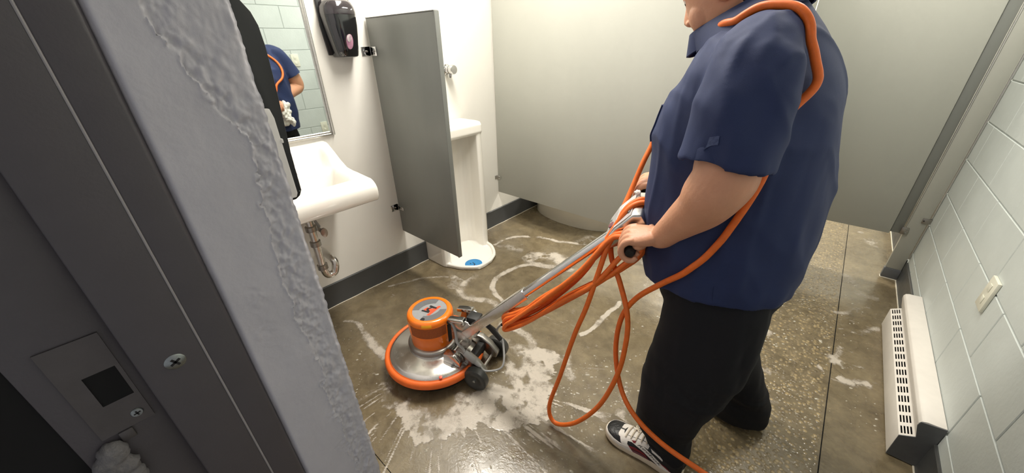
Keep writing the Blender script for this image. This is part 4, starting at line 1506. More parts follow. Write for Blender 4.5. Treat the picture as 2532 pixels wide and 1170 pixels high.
def fist(grip_c, w_axis, h_axis, up_axis, wrist, order, r_grip=0.0155):
    """fingers closed round a bar. grip_c: centre of the fist on the bar, w_axis: along the bar from little finger to thumb,
    h_axis: away from the man, up_axis: up across the bar"""
    fr = 0.0096
    rr = r_grip + fr - 0.0015
    offs = [-0.031, -0.0105, 0.0105, 0.031]
    rads = [0.0086, 0.0096, 0.0100, 0.0096]
    ext = [0.88, 0.98, 1.03, 0.98]
    knuckles = []
    for o_, r_, k_ in zip(offs, rads, ext):
        c = grip_c + w_axis * o_
        path = []
        for ang, rm in ((118, 1.75), (92, 1.50), (62, 1.32), (30, 1.18), (0, 1.08), (-35, 1.0), (-70, 1.0), (-105, 1.0), (-140, 1.0)):
            an = R(ang)
            path.append(c + (h_axis * math.cos(an) * rr * rm * k_ + up_axis * math.sin(an) * rr * rm))
        knuckles.append(path[1])
        P = catmull(path, 3)
        rad = np.interp(np.linspace(0, 1, len(P)), [0, .15, .3, .45, .6, .75, 1], [r_ * 1.05, r_ * 1.22, r_ * 1.02, r_ * 1.10, r_ * .96, r_ * 1.02, r_ * .82])
        bd_.tube(P, list(rad), 12)
    # palm: from the wrist to the knuckles
    kc = sum(knuckles, Vector()) / 4
    rings = []
    for t, hw, th in ((0.0, 0.026, 0.021), (0.2, 0.030, 0.020), (0.45, 0.037, 0.019), (0.7, 0.0405, 0.0165), (0.9, 0.0410, 0.0135), (1.0, 0.040, 0.011)):
        c = wrist.lerp(kc, t)
        ax = (kc - wrist).normalized()
        wv = (w_axis - ax * w_axis.dot(ax)).normalized()
        nv = ax.cross(wv)
        rings.append([c + wv * hw * math.copysign(abs(math.cos(q)) ** 0.75, math.cos(q)) + nv * th * math.copysign(abs(math.sin(q)) ** 0.75, math.sin(q)) for q in [2 * math.pi * i / 24 for i in range(24)]])
    bd_.loft(rings)
    # heel of the hand closing on the bar from behind
    bd_.ball(tuple(grip_c - h_axis * 0.026 + up_axis * 0.006), (0.020, 0.036, 0.018), 16, 10)
    # thumb leaves the side of the palm near its base and closes under the bar
    tb = wrist.lerp(kc, 0.35) + w_axis * 0.030
    tp_ = [tb, tb + w_axis * 0.016 - up_axis * 0.012, grip_c + w_axis * 0.044 - h_axis * 0.020 - up_axis * 0.002, grip_c + w_axis * 0.036 - h_axis * 0.012 - up_axis * 0.022, grip_c + w_axis * 0.026 + h_axis * 0.010 - up_axis * 0.030]
    P = catmull(tp_, 4)
    bd_.tube(P, list(np.interp(np.linspace(0, 1, len(P)), [0, .3, .6, .8, 1], [0.014, 0.013, 0.011, 0.011, 0.008])), 12)
    return kc


hdir = -V(hd_.x, hd_.y, 0).normalized()          # from the man to the machine
upv = V(0, 0, 1)
# left hand on the near grip
GL = GR - gs_ * 0.138
wl = GL - hdir * 0.072 + upv * 0.040 + V(0.0, 0.004, 0)
kL = fist(GL, gs_, (hdir * 0.93 - upv * 0.30).normalized(), (upv * 0.93 + hdir * 0.30).normalized(), wl, 1)
EL = V(-0.150, 0.858, 1.108)
limb([(-0.165, 0.94, 1.37), (-0.158, 0.905, 1.27), (-0.155, 0.882, 1.17), (-0.153, 0.868, 1.135), (EL.x - 0.018, EL.y + 0.004, EL.z - 0.012), EL.lerp(wl, 0.28), EL.lerp(wl, 0.55), EL.lerp(wl, 0.8), wl, wl.lerp(kL, 0.25)],
     [0.058, 0.064, 0.0665, 0.066, 0.0625, 0.0555, 0.046, 0.0375, 0.0335, 0.028], 5, 30)
bd_.ball((EL.x + 0.006, EL.y + 0.004, EL.z + 0.008), (0.050, 0.048, 0.048), 18, 12)
# right hand on the far grip
GRR = GR + gs_ * 0.138
wr_ = GRR - hdir * 0.070 + upv * 0.040
kR = fist(GRR, -gs_, (hdir * 0.93 - upv * 0.30).normalized(), (upv * 0.93 + hdir * 0.30).normalized(), wr_, -1)
ER = V(-0.185, 1.435, 1.105)
limb([(-0.195, 1.32, 1.36), (-0.20, 1.375, 1.27), (-0.20, 1.415, 1.18), ER, ER.lerp(wr_, 0.30), ER.lerp(wr_, 0.55), ER.lerp(wr_, 0.8), wr_, wr_.lerp(kR, 0.25)],
     [0.055, 0.060, 0.060, 0.054, 0.051, 0.043, 0.035, 0.031, 0.027], 5, 30)
me = remeshed(bd_, 'body', 0.0024, 5)
body = finish('body', me, 'skin', man, smooth=80, fix=False)
body['label'] = 'bare forearms, hands and lowered face'
# eyes, brows, hair
for s in (-1, 1):
    m_ = MB().ball((0, 0, 0), 0.0125, 16, 10)
    m_.v = [hp_(0.0705 + x, s * 0.031 + y, 0.018 + z) for x, y, z in m_.v]
    eo = m_.build('eye', 'eye_white', body)
    m_ = MB().ball((0, 0, 0), 1, 12, 8)
    m_.v = [hp_(0.0805 + x * 0.003, s * 0.031 + y * 0.0055, 0.013 + z * 0.0055) for x, y, z in m_.v]
    m_.build('iris', 'eye_dark', eo)
    m_ = MB()
    P = catmull([hp_(0.089, s * 0.014, 0.046), hp_(0.087, s * 0.03, 0.050), hp_(0.076, s * 0.047, 0.046)], 4)
    m_.tube(P, [0.0035] * len(P), 8)
    m_.build('eyebrow', 'hair_black', body)
hr = MB()
rings = []
for u, b, f, w in ((-0.075, -0.060, -0.030, 0.055), (-0.05, -0.080, -0.020, 0.070), (-0.02, -0.097, -0.012, 0.079), (0.01, -0.103, 0.005, 0.083), (0.035, -0.106, 0.035, 0.085), (0.06, -0.103, 0.085, 0.083), (0.085, -0.093, 0.090, 0.077), (0.108, -0.073, 0.068, 0.060), (0.124, -0.038, 0.032, 0.030)):
    rings.append([hp_((f + b) / 2 + (f - b) / 2 * math.cos(2 * math.pi * i / 32), w * math.sin(2 * math.pi * i / 32), u) for i in range(32)])
hr.loft(rings)
hr.build('hair', 'hair_black', man, smooth=70)

# ---- shoes
def shoe(ox, oy, yaw, pitch, lift, left=True):
    """x axis of the shoe: heel -> toe. outer side at s<0"""
    T = Matrix.Translation((ox, oy, lift)) @ Matrix.Rotation(yaw, 4, 'Z') @ Matrix.Rotation(pitch, 4, 'Y')
    flip = 1 if left else -1
    so_ = bpy.data.objects.new('shoe', None)
    so_.empty_display_size = 0.04
    COL.objects.link(so_)
    so_.location = (ox, oy, 0)
    adopt(so_, man)
    so_['label'] = 'black and white leather trainer with maroon stripes'
    LEN = 0.292

    def hw(x):
        return float(np.interp(x, [-0.005, 0.0, 0.012, 0.03, 0.06, 0.10, 0.14, 0.18, 0.215, 0.245, 0.268, 0.282, 0.290, 0.2925], [0.006, 0.016, 0.027, 0.033, 0.036, 0.036, 0.039, 0.0455, 0.049, 0.047, 0.040, 0.029, 0.015, 0.004]))

    def mid(x):
        return float(np.interp(x, [0, 0.1, 0.2, 0.29], [0.0, 0.0, 0.002, 0.008])) * flip

    def P3(x, s, z):
        return T @ V(x, s * flip, z)

    # sole
    xs_ = np.concatenate([[-0.004, 0.0, 0.006, 0.014], np.linspace(0.025, 0.262, 24), [0.272, 0.280, 0.286, 0.290, 0.2922]])
    rings = []
    for x in xs_:
        w = hw(x) + 0.003
        toe = 0.010 * float(sstep(0.22, 0.29, x))
        h = float(np.interp(x, [0, 0.05, 0.15, 0.29], [0.034, 0.030, 0.026, 0.024]))
        m0 = mid(x) * flip
        rings.append([P3(x, m0 - w * 0.93, 0.0012 + toe), P3(x, m0 - w, 0.006 + toe), P3(x, m0 - w * 1.01, h * 0.6 + toe), P3(x, m0 - w * 0.97, h + toe), P3(x, m0 - w * 0.90, h + toe + 0.001),
                      P3(x, m0 + w * 0.90, h + toe + 0.001), P3(x, m0 + w * 0.97, h + toe), P3(x, m0 + w * 1.01, h * 0.6 + toe), P3(x, m0 + w, 0.006 + toe), P3(x, m0 + w * 0.93, 0.0012 + toe)])
    MB().loft(rings).build('sole', 'sole_cream', so_, smooth=45)

    def top(x):
        return float(np.interp(x, [0.0, 0.02, 0.06, 0.10, 0.13, 0.16, 0.19, 0.22, 0.25, 0.275, 0.289], [0.088, 0.092, 0.086, 0.090, 0.092, 0.083, 0.070, 0.059, 0.052, 0.045, 0.036]))

    def S(x, s, off=0.0):
        """s in -1..1 over the instep"""
        w = hw(x) * 0.985
        b = 0.020 + 0.010 * float(sstep(0.22, 0.29, x))
        h = top(x) - b
        e = float(np.interp(x, [0.0, 0.12, 0.2, 0.28], [2.6, 2.2, 2.3, 2.8]))
        t = s * math.pi / 2
        c, sn = math.cos(t), math.sin(t)
        yy = w * math.copysign(abs(sn) ** (2 / e), sn)
        zz = b + h * abs(c) ** (2 / e)
        ny_, nz__ = math.copysign(abs(sn) ** (2 - 2 / e), sn) / w, abs(c) ** (2 - 2 / e) / h
        L = math.hypot(ny_, nz__)
        return P3(x, mid(x) * flip + yy + off * ny_ / L, zz + off * nz__ / L)

    rings = []
    for x in np.concatenate([[0.0005, 0.004], np.linspace(0.012, 0.272, 40), [0.280, 0.286, 0.2895]]):
        rings.append([S(x, s) for s in np.linspace(-1, 1, 33)])
    MB().loft(rings).build('upper', 'leather_black', so_, smooth=60)

    def panel(name, m_, quad, off=0.0014, nu=14, nv=8):
        """quad: four (x,s) corners a,b,c,d -> bilinear patch, or two polylines"""
        A, B = quad
        def along(poly, t):
            poly = [np.array(p) for p in poly]
            k = t * (len(poly) - 1)
            i = min(int(k), len(poly) - 2)
            return poly[i] + (poly[i + 1] - poly[i]) * (k - i)
        t_, b_ = [], []
        for i in range(nu):
            pa, pb = along(A, i / (nu - 1)), along(B, i / (nu - 1))
            t_.append([S(*(pa + (pb - pa) * j / (nv - 1)), off) for j in range(nv)])
            b_.append([S(*(pa + (pb - pa) * j / (nv - 1)), -0.001) for j in range(nv)])
        mm = MB().grid(t_).grid(b_)
        n = nu * nv
        bord = [i * nv for i in range(nu)] + [(nu - 1) * nv + j for j in range(1, nv)] + [i * nv + nv - 1 for i in range(nu - 2, -1, -1)] + [j for j in range(nv - 2, 0, -1)]
        for k in range(len(bord)):
            p0, p1 = bord[k], bord[(k + 1) % len(bord)]
            mm.f.append((p0, p1, n + p1, n + p0))
        return mm.build(name, m_, so_, smooth=50)

    for sd in (-1, 1):
        # white toe rand
        panel('toe_rand', 'leather_white', ([(0.288, 0.02 * sd), (0.286, 0.4 * sd), (0.272, 0.66 * sd), (0.245, 0.76 * sd), (0.215, 0.80 * sd), (0.185, 0.78 * sd)], [(0.2895, 0.02 * sd), (0.2893, 0.6 * sd), (0.284, 0.97 * sd), (0.25, 0.99 * sd), (0.21, 0.99 * sd), (0.175, 0.99 * sd)]), 0.0024)
        # eyestay
        panel('eyestay', 'leather_white', ([(0.222, 0.02 * sd), (0.216, 0.20 * sd), (0.196, 0.24 * sd), (0.170, 0.25 * sd), (0.140, 0.26 * sd), (0.118, 0.30 * sd)], [(0.236, 0.02 * sd), (0.236, 0.34 * sd), (0.214, 0.52 * sd), (0.186, 0.50 * sd), (0.155, 0.46 * sd), (0.120, 0.52 * sd)]), 0.0022)
        # side panel running down and back from the laces, and its forward leg to the sole
        panel('side_stripe', 'leather_white', ([(0.196, 0.40 * sd), (0.155, 0.62 * sd), (0.110, 0.80 * sd), (0.060, 0.96 * sd)], [(0.160, 0.38 * sd), (0.125, 0.56 * sd), (0.080, 0.72 * sd), (0.028, 0.92 * sd)]), 0.0026)
        panel('front_stripe', 'leather_white', ([(0.224, 0.45 * sd), (0.216, 0.68 * sd), (0.196, 0.97 * sd)], [(0.194, 0.45 * sd), (0.192, 0.68 * sd), (0.164, 0.97 * sd)]), 0.0020)
        panel('heel_counter', 'leather_white', ([(0.112, 0.42 * sd), (0.085, 0.48 * sd), (0.066, 0.50 * sd)], [(0.104, 0.54 * sd), (0.086, 0.56 * sd), (0.064, 0.62 * sd)]), 0.0020)
        # maroon bars
        panel('maroon_bar', 'maroon', ([(0.188, 0.74 * sd), (0.160, 0.72 * sd), (0.128, 0.78 * sd)], [(0.180, 0.85 * sd), (0.150, 0.83 * sd), (0.112, 0.88 * sd)]), 0.0012)
        panel('maroon_bar', 'maroon_pale', ([(0.176, 0.88 * sd), (0.150, 0.86 * sd), (0.110, 0.91 * sd)], [(0.166, 0.97 * sd), (0.140, 0.96 * sd), (0.095, 0.97 * sd)]), 0.0012)
        panel('maroon_bar', 'maroon', ([(0.082, 0.75 * sd), (0.05, 0.78 * sd)], [(0.064, 0.88 * sd), (0.030, 0.90 * sd)]), 0.0012)
    panel('collar_flash', 'maroon', ([(0.182, 0.40), (0.166, 0.37)], [(0.172, 0.50), (0.166, 0.49)]), 0.0034, 5, 4)
    panel('tongue', 'leather_white', ([(0.216, -0.20), (0.17, -0.22), (0.12, -0.24)], [(0.216, 0.20), (0.17, 0.22), (0.12, 0.24)]), 0.0016)
    # laces
    for k in range(5):
        x = 0.206 - 0.019 * k
        P = [S(x - 0.004 * abs(s) + 0.006 * s, s, 0.0048) for s in np.linspace(-0.34, 0.34, 9)]
        MB().tube(P, 0.0030, 8).build('lace', 'lace_cream', so_)
    P = catmull([S(0.190, -0.05, 0.006), S(0.176, -0.28, 0.014), S(0.182, -0.42, 0.010), S(0.190, -0.30, 0.012), S(0.170, -0.02, 0.008)], 5)
    MB().tube(P, 0.0028, 8).build('lace', 'lace_cream', so_)
    # wordmark along the side stripe
    fc_ = bpy.data.curves.new('wordmark', 'FONT')
    fc_.body = 'Reebok'
    fc_.size = 1.0
    fc_.resolution_u = 3
    to = bpy.data.objects.new('tmp_text', fc_)
    COL.objects.link(to)
    dg = bpy.context.evaluated_depsgraph_get()
    tm = bpy.data.meshes.new_from_object(to.evaluated_get(dg))
    bpy.data.objects.remove(to, do_unlink=True)
    bmm = bmesh.new()
    bmm.from_mesh(tm)
    bmesh.ops.triangulate(bmm, faces=bmm.faces)
    co = [v.co.copy() for v in bmm.verts]
    fcs = [[v.index for v in f.verts] for f in bmm.faces]
    bmm.free()
    W_ = max(c.x for c in co)
    vs = []
    for c in co:
        t = c.x / W_
        xa, sa = 0.160 - 0.092 * t, (0.535 + 0.325 * t)
        # letter height direction: towards the instep / heel
        vs.append(S(xa - 0.013 * c.y, sa - 0.085 * c.y, 0.0034))
    mm = MB().add(vs, fcs)
    mm.build('wordmark', 'print_black', so_, smooth=0)
    return so_


shoe(-0.062, 0.962, math.pi - 0.02, 0.0, 0.0008, True)
shoe(0.108, 1.365, math.pi + 0.05, 0.0, 0.0008, False)

# ---- rag in the far hand
rg = MB()
rnd = random.Random(11)
rc = GRR + V(0.012, 0.045, -0.015)
for i in range(46):
    t = i / 45
    rg.ball((rc.x + rnd.uniform(-.03, .025) * (0.5 + t), rc.y + rnd.uniform(-.03, .035), rc.z + 0.045 - 0.16 * t + rnd.uniform(-.012, .012)), (0.016, 0.014, 0.022), 10, 7)
for i in range(14):
    rg.ball((GRR.x + 0.028 + rnd.uniform(-.022, .025), GRR.y - 0.060 + rnd.uniform(-.028, .028), GRR.z + 0.008 + rnd.uniform(-.016, .016)), (0.013, 0.013, 0.012), 10, 7)
me = remeshed(rg, 'cleaning_rag', 0.004, 3)
a = verts_np(me)
n_ = normals_np(me)
set_verts(me, a + n_ * ((fbm(a[:, 0] * 90 + a[:, 1] * 60, a[:, 2] * 45, 3, 15) - 0.5) * 0.014)[:, None])
tag(finish('cleaning_rag', me, 'rag_white', None, smooth=80, fix=False), 'crumpled white cleaning rag in the far hand of the man', 'rag')

# ================================================================== EXTENSION CORD
STRAP_A = [(0.40, 0.90, 0.0085), (0.30, 0.87, 0.012), (0.16, 0.86, 0.10), (0.066, 0.860, 0.215), (-0.002, 0.865, 0.226), (-0.128, 0.865, 0.238), (-0.233, 0.870, 0.281), (-0.306, 0.900, 0.335), (-0.355, 0.930, 0.451), (-0.358, 0.940, 0.587), (-0.321, 0.935, 0.691), (-0.255, 0.920, 0.783), (-0.188, 0.905, 0.866), (-0.139, 0.900, 0.958), (-0.108, 0.895, 1.054), (-0.089, 0.893, 1.135)]
STRAP_M = [(-0.085, 0.905, 1.20), (-0.085, 0.930, 1.26)]
STRAP_B = [(-0.055, 0.950, 1.320), (-0.068, 0.955, 1.362), (-0.091, 0.965, 1.403), (-0.128, 0.980, 1.439), (-0.175, 0.990, 1.459), (-0.203, 0.995, 1.454), (-0.223, 1.000, 1.437)]
STRAP_D = [(-0.25, 1.018, 1.426), (-0.270, 1.045, 1.420), (-0.290, 1.08, 1.412), (-0.305, 1.13, 1.400), (-0.310, 1.20, 1.380), (-0.335, 1.265, 1.32), (-0.370, 1.28, 1.255), (-0.400, 1.255, 1.195)]
STRAP_C = [(-0.424, 1.19, 1.149), (-0.432, 1.17, 1.104), (-0.439, 1.14, 1.057), (-0.448, 1.1, 0.976), (-0.453, 1.05, 0.91), (-0.469, 1.0, 0.836), (-0.501, 0.955, 0.728), (-0.568, 0.930, 0.619), (-0.663, 0.890, 0.504), (-0.779, 0.860, 0.400)]
HANG = [(-0.408, 0.960, 0.907), (-0.427, 0.930, 0.851), (-0.440, 0.905, 0.748), (-0.460, 0.888, 0.618), (-0.489, 0.873, 0.487), (-0.528, 0.858, 0.270), (-0.560, 0.840, 0.087), (-0.526, 0.835, 0.021), (-0.443, 0.845, 0.083), (-0.363, 0.865, 0.228), (-0.323, 0.890, 0.391), (-0.318, 0.910, 0.527), (-0.333, 0.925, 0.627), (-0.378, 0.940, 0.724), (-0.420, 0.950, 0.794), (-0.443, 0.975, 0.848)]
LOOP_0 = [(-0.800, 0.845, 0.439), (-0.720, 0.850, 0.494), (-0.618, 0.865, 0.592), (-0.511, 0.905, 0.736), (-0.442, 0.945, 0.858), (-0.407, 0.975, 0.940), (-0.373, 1.010, 0.976), (-0.346, 1.020, 0.931), (-0.324, 0.985, 0.870), (-0.346, 0.955, 0.798), (-0.429, 0.925, 0.702), (-0.546, 0.900, 0.581), (-0.682, 0.865, 0.446), (-0.785, 0.848, 0.378)]
LOOP_1 = [(-0.792, 0.841, 0.431), (-0.720, 0.850, 0.486), (-0.618, 0.865, 0.583), (-0.510, 0.905, 0.724), (-0.445, 0.935, 0.832), (-0.418, 0.945, 0.876), (-0.372, 0.95, 0.885), (-0.335, 0.965, 0.868), (-0.357, 0.955, 0.806), (-0.436, 0.925, 0.718), (-0.547, 0.900, 0.600), (-0.682, 0.865, 0.462), (-0.781, 0.844, 0.389)]
LOOP_2 = [(-0.784, 0.837, 0.423), (-0.721, 0.850, 0.478), (-0.618, 0.865, 0.574), (-0.509, 0.905, 0.712), (-0.440, 0.945, 0.836), (-0.405, 0.955, 0.897), (-0.360, 0.955, 0.895), (-0.337, 0.970, 0.866), (-0.369, 0.955, 0.815), (-0.444, 0.925, 0.733), (-0.548, 0.900, 0.619), (-0.683, 0.865, 0.478), (-0.777, 0.840, 0.400)]
LOOP_3 = [(-0.777, 0.833, 0.416), (-0.721, 0.850, 0.470), (-0.617, 0.865, 0.565), (-0.508, 0.905, 0.699), (-0.438, 0.945, 0.824), (-0.403, 0.955, 0.888), (-0.358, 0.955, 0.885), (-0.343, 0.970, 0.860), (-0.381, 0.955, 0.823), (-0.451, 0.925, 0.749), (-0.549, 0.900, 0.638), (-0.683, 0.865, 0.494), (-0.773, 0.836, 0.411)]
CR = 0.0084
cd = MB()


def jitter(P, k):
    r = random.Random(k)
    return [(p[0] + r.uniform(-.006, .006), p[1] + r.uniform(-.008, .006), p[2] + r.uniform(-.009, .009)) for p in P]


def drape(P, clear):
    """keep the cord outside the cloth"""
    out = []
    for p in P:
        p = Vector(p)
        loc, nrm, idx, dist = BVH.find_nearest(p)
        dd = (p - loc).dot(nrm)
        if dist < 0.12 and dd < clear:
            p = loc + nrm * clear
        out.append(p)
    for it in range(3):
        sm = [out[0]] + [out[i] * 0.5 + (out[i - 1] + out[i + 1]) * 0.25 for i in range(1, len(out) - 1)] + [out[-1]]
        out = sm
    return out


strap = catmull(STRAP_A + STRAP_M + STRAP_B + STRAP_D + STRAP_C, 10)
nA, nM = len(STRAP_A), len(STRAP_M)
hid = range(10 * (nA - 1), 10 * (nA + nM) + 4)        # passes between arm and body under the sleeve
dr_ = drape(strap, CR * 1.02)
strap = [strap[i] if i in hid else dr_[i] for i in range(len(strap))]
cd.tube(strap, CR, 14)
cd.tube(catmull(HANG, 9), CR, 14)
for k, L in enumerate((LOOP_0, LOOP_1, LOOP_2, LOOP_3)):
    n_l = len(L)
    L = [(p[0] + 0.004 * (k - 1.5), p[1] - 0.013 * (k - 1.5), p[2] + (0.020 if 2 <= q <= 4 else (-0.017 if q >= n_l - 4 else 0)) * (k - 1.2)) for q, p in enumerate(L)]
    cd.tube(catmull(jitter(L, k + 3), 8, closed=True), CR, 14, closed=True)
pig = [LOOP_0[4], (-0.41, 0.985, 0.945), (-0.385, 1.01, 0.972), (-0.355, 1.03, 0.972), (-0.34, 1.045, 0.955)]
cd.tube(catmull(pig, 6), CR, 14)
cdo = thing('extension_cord', (0.30, 0.87, 0), 'long orange extension cord looped on the handle and over the shoulder', 'cord')
cd.build('cable', 'cord_orange', cdo, smooth=70)
MB().tube([(-0.362, 1.026, 0.973), (-0.345, 1.038, 0.962)], 0.0098, 14).build('plug_sleeve', 'cord_copper', cdo)

# ================================================================== SOAP SUDS AND DROPLETS
GX0, GX1, GY0, GY1, GS = -2.0, 0.49, 0.22, 3.9, 0.005
gx = np.arange(GX0, GX1, GS)
gy = np.arange(GY0, GY1, GS)
X, Y = np.meshgrid(gx, gy)
foam = np.zeros_like(X)
wx = X + (fbm(X * 7, Y * 7, 4, 101) - 0.5) * 0.10
wy = Y + (fbm(X * 7 + 40, Y * 7, 4, 102) - 0.5) * 0.10
fine = fbm(X * 55, Y * 55, 4, 103)
mid_ = fbm(X * 16, Y * 16, 4, 104)


def seg_dist(px, py, pts):
    best = np.full(px.shape, 9.0)
    for (x0, y0), (x1, y1) in zip(pts[:-1], pts[1:]):
        dx, dy = x1 - x0, y1 - y0
        L = dx * dx + dy * dy + 1e-9
        t = np.clip(((px - x0) * dx + (py - y0) * dy) / L, 0, 1)
        best = np.minimum(best, np.hypot(px - x0 - t * dx, py - y0 - t * dy))
    return best


def stroke(pts, w, k=1.0, soft=0.6, broken=0.0, warp=0.5):
    global foam
    pp = [tuple(p) for p in catmull([(*p, 0) for p in pts], 5)]
    pp = [(p[0], p[1]) for p in pp]
    d = seg_dist(X + (wx - X) * warp, Y + (wy - Y) * warp, pp)
    m_ = 1 - sstep(w * (1 - soft), w * (1 + soft * 0.6), d * (0.75 + 0.5 * fine))
    if broken:
        m_ = m_ * sstep(broken - 0.12, broken + 0.12, mid_ + 0.35 * (fine - 0.5))
    foam = np.maximum(foam, m_ * k)


# belt of suds thrown out round the machine on the door side
th = np.degrees(np.arctan2(Y - 0.755, X + 1.19))
rr = np.hypot(Y - 0.755, X + 1.19)
Ro = np.interp(th, [-150, -110, -94, -75, -60, -46, -31, -16, -6, 7, 19, 29, 42, 52, 65], [0.25, 0.26, 0.30, 0.33, 0.375, 0.44, 0.445, 0.46, 0.535, 0.59, 0.59, 0.56, 0.63, 0.46, 0.25])
Ro = Ro + (fbm(th / 9, rr * 2, 4, 111) - 0.5) * 0.10 + (fbm(th / 1.8, rr * 5, 3, 112) - 0.5) * 0.07 + (fine - 0.5) * 0.03
belt = 1 - sstep(-0.006, 0.006, rr - Ro)
inner = sstep(0.24, 0.40, rr + (mid_ - 0.5) * 0.30)
swirl = fbm(th / 20 + rr * 3, rr * 26 + th / 14, 4, 113)
tang = fbm(th / 5 + 7, rr * 9 + th / 40, 4, 117)
belt = belt * inner * (0.30 + 0.70 * sstep(0.37, 0.52, 0.5 * swirl + 0.5 * tang + 0.20 * (mid_ - 0.5) + 0.16 * sstep(0.16, 0.0, Ro - rr)))
belt *= sstep(-150, -100, th) * sstep(66, 44, th)
foam = np.maximum(foam, belt * 0.92)
# fine radial splashes beyond the belt
ray_ = fbm(th / 1.6, rr * 3.2, 3, 115)
splash = sstep(0.60, 0.70, ray_ + 0.20 * (mid_ - 0.5)) * sstep(Ro - 0.02, Ro + 0.03, rr) * (1 - sstep(0.30, 0.52, rr - Ro * 0.72)) * sstep(-120, -80, th) * sstep(50, 20, th)
foam = np.maximum(foam, splash * 0.95)

stroke([(-1.119, 1.159), (-0.95, 1.17), (-0.87, 1.13), (-0.835, 1.05), (-0.80, 0.95)], 0.030, 0.75, 0.7)
stroke([(-1.10, 1.03), (-0.944, 1.061), (-0.827, 1.017), (-0.74, 0.976)], 0.040, 0.55, 0.8, 0.40)
stroke([(-1.656, 1.412), (-1.694, 1.297), (-1.638, 1.42), (-1.497, 1.193), (-1.342, 1.255), (-1.272, 1.271)], 0.032, 0.68, 0.8)
stroke([(-1.60, 1.36), (-1.62, 1.28), (-1.55, 1.22), (-1.45, 1.215)], 0.07, 0.5, 0.8, 0.40)
stroke([(-1.40, 1.22), (-1.30, 1.25), (-1.21, 1.26)], 0.030, 0.7, 0.7, 0.42)
stroke([(-1.383, 1.75), (-1.458, 1.573), (-1.425, 1.423), (-1.342, 1.347), (-1.247, 1.318)], 0.019, 0.85, 0.6)
stroke([(-1.435, 1.816), (-1.40, 1.90), (-1.32, 1.95), (-1.20, 1.92)], 0.062, 0.8, 0.5, 0.32)
stroke([(-1.40, 1.76), (-1.30, 1.80), (-1.20, 1.87), (-1.13, 1.88)], 0.040, 0.8, 0.6)
stroke([(-1.30, 1.98), (-1.24, 1.99), (-1.19, 1.97)], 0.035, 0.5, 0.6)
stroke([(-1.782, 1.755), (-1.789, 1.895), (-1.706, 2.051), (-1.542, 2.137), (-1.364, 2.192), (-1.17, 2.297)], 0.020, 0.85, 0.8, 0.40)
stroke([(-1.76, 1.74), (-1.72, 1.80), (-1.66, 1.84), (-1.58, 1.85)], 0.050, 0.55, 0.8, 0.44)
stroke([(-1.289, 2.252), (-1.25, 2.36), (-1.234, 2.475)], 0.050, 0.55, 0.8, 0.44)
stroke([(-0.728, 1.365), (-0.712, 1.44), (-0.697, 1.508), (-0.696, 1.64), (-0.696, 1.755)], 0.016, 0.95, 0.4)
stroke([(-1.837, 0.589), (-1.756, 0.633), (-1.68, 0.632), (-1.596, 0.617)], 0.014, 0.75, 0.7)
stroke([(-1.62, 0.622), (-1.52, 0.605), (-1.42, 0.588)], 0.026, 0.9, 0.7)
stroke([(-1.93, 0.95), (-1.86, 1.10), (-1.78, 1.22), (-1.72, 1.27)], 0.012, 0.6, 0.7)
stroke([(-0.395, 1.189), (-0.342, 1.097), (-0.335, 1.027)], 0.035, 0.75, 0.8, 0.42)
stroke([(-0.70, 1.19), (-0.66, 1.14), (-0.60, 1.10)], 0.030, 0.7, 0.7, 0.38)
stroke([(-0.56, 1.16), (-0.50, 1.08), (-0.44, 1.05)], 0.030, 0.5, 0.8, 0.48)
stroke([(-0.794, 2.335), (-0.70, 2.26), (-0.60, 2.19), (-0.50, 2.16)], 0.050, 0.65, 0.8, 0.44)
stroke([(-0.70, 2.10), (-0.62, 2.02), (-0.50, 1.98)], 0.028, 0.5, 0.8, 0.45)
stroke([(0.024, 1.902), (0.03, 1.96), (0.041, 2.014)], 0.030, 0.85, 0.7, 0.40)
stroke([(0.043, 1.741), (0.09, 1.73), (0.146, 1.716)], 0.028, 0.8, 0.7, 0.42)
stroke([(0.291, 1.899), (0.34, 1.89), (0.38, 1.882), (0.478, 1.934)], 0.026, 0.85, 0.7, 0.38)
stroke([(0.32, 2.01), (0.37, 1.99), (0.42, 2.01)], 0.030, 0.8, 0.7, 0.42)
stroke([(0.336, 2.951), (0.387, 2.80), (0.42, 2.74), (0.48, 2.76)], 0.040, 0.5, 0.8, 0.42)
stroke([(0.325, 2.29), (0.40, 2.31), (0.481, 2.419)], 0.020, 0.6, 0.8, 0.45)
stroke([(0.319, 1.939), (0.33, 2.05), (0.339, 2.164)], 0.018, 0.7, 0.7, 0.42)
stroke([(0.30, 2.45), (0.36, 2.50), (0.40, 2.62)], 0.022, 0.6, 0.7, 0.44)
stroke([(0.41, 3.82), (0.43, 3.7), (0.47, 3.6)], 0.045, 0.6, 0.7, 0.40)
stroke([(0.02, 1.55), (0.08, 1.52), (0.15, 1.55)], 0.020, 0.5, 0.7, 0.46)
stroke([(-1.0, 1.52), (-0.93, 1.62), (-0.86, 1.66)], 0.016, 0.35, 0.8, 0.42)
# wiped swirls left by the brush
for (cx, cy, r0, a0, a1, k) in ((-1.36, 1.44, 0.30, 20, 190, .22), (-1.05, 1.25, 0.26, -40, 120, .25), (-1.30, 1.55, 0.42, -20, 90, .36), (-0.80, 1.55, 0.30, 40, 170, .34)):
    d_ = np.abs(np.hypot(wx - cx, wy - cy) - r0)
    aa = np.degrees(np.arctan2(wy - cy, wx - cx))
    m_ = (1 - sstep(0.0, 0.022, d_)) * sstep(a0 - 15, a0 + 15, aa) * sstep(a1 + 15, a1 - 15, aa) * sstep(0.38, 0.6, mid_)
    foam = np.maximum(foam, m_ * k)
# thin smeared film that fades out of the strokes
spk = sstep(0.70, 0.78, fbm(X * 34, Y * 60, 3, 121)) * sstep(0.46, 0.60, fbm(X * 3.1, Y * 3.1, 3, 123))
foam = np.maximum(foam, spk * 0.42)
foam *= sstep(-1.985, -1.97, X)
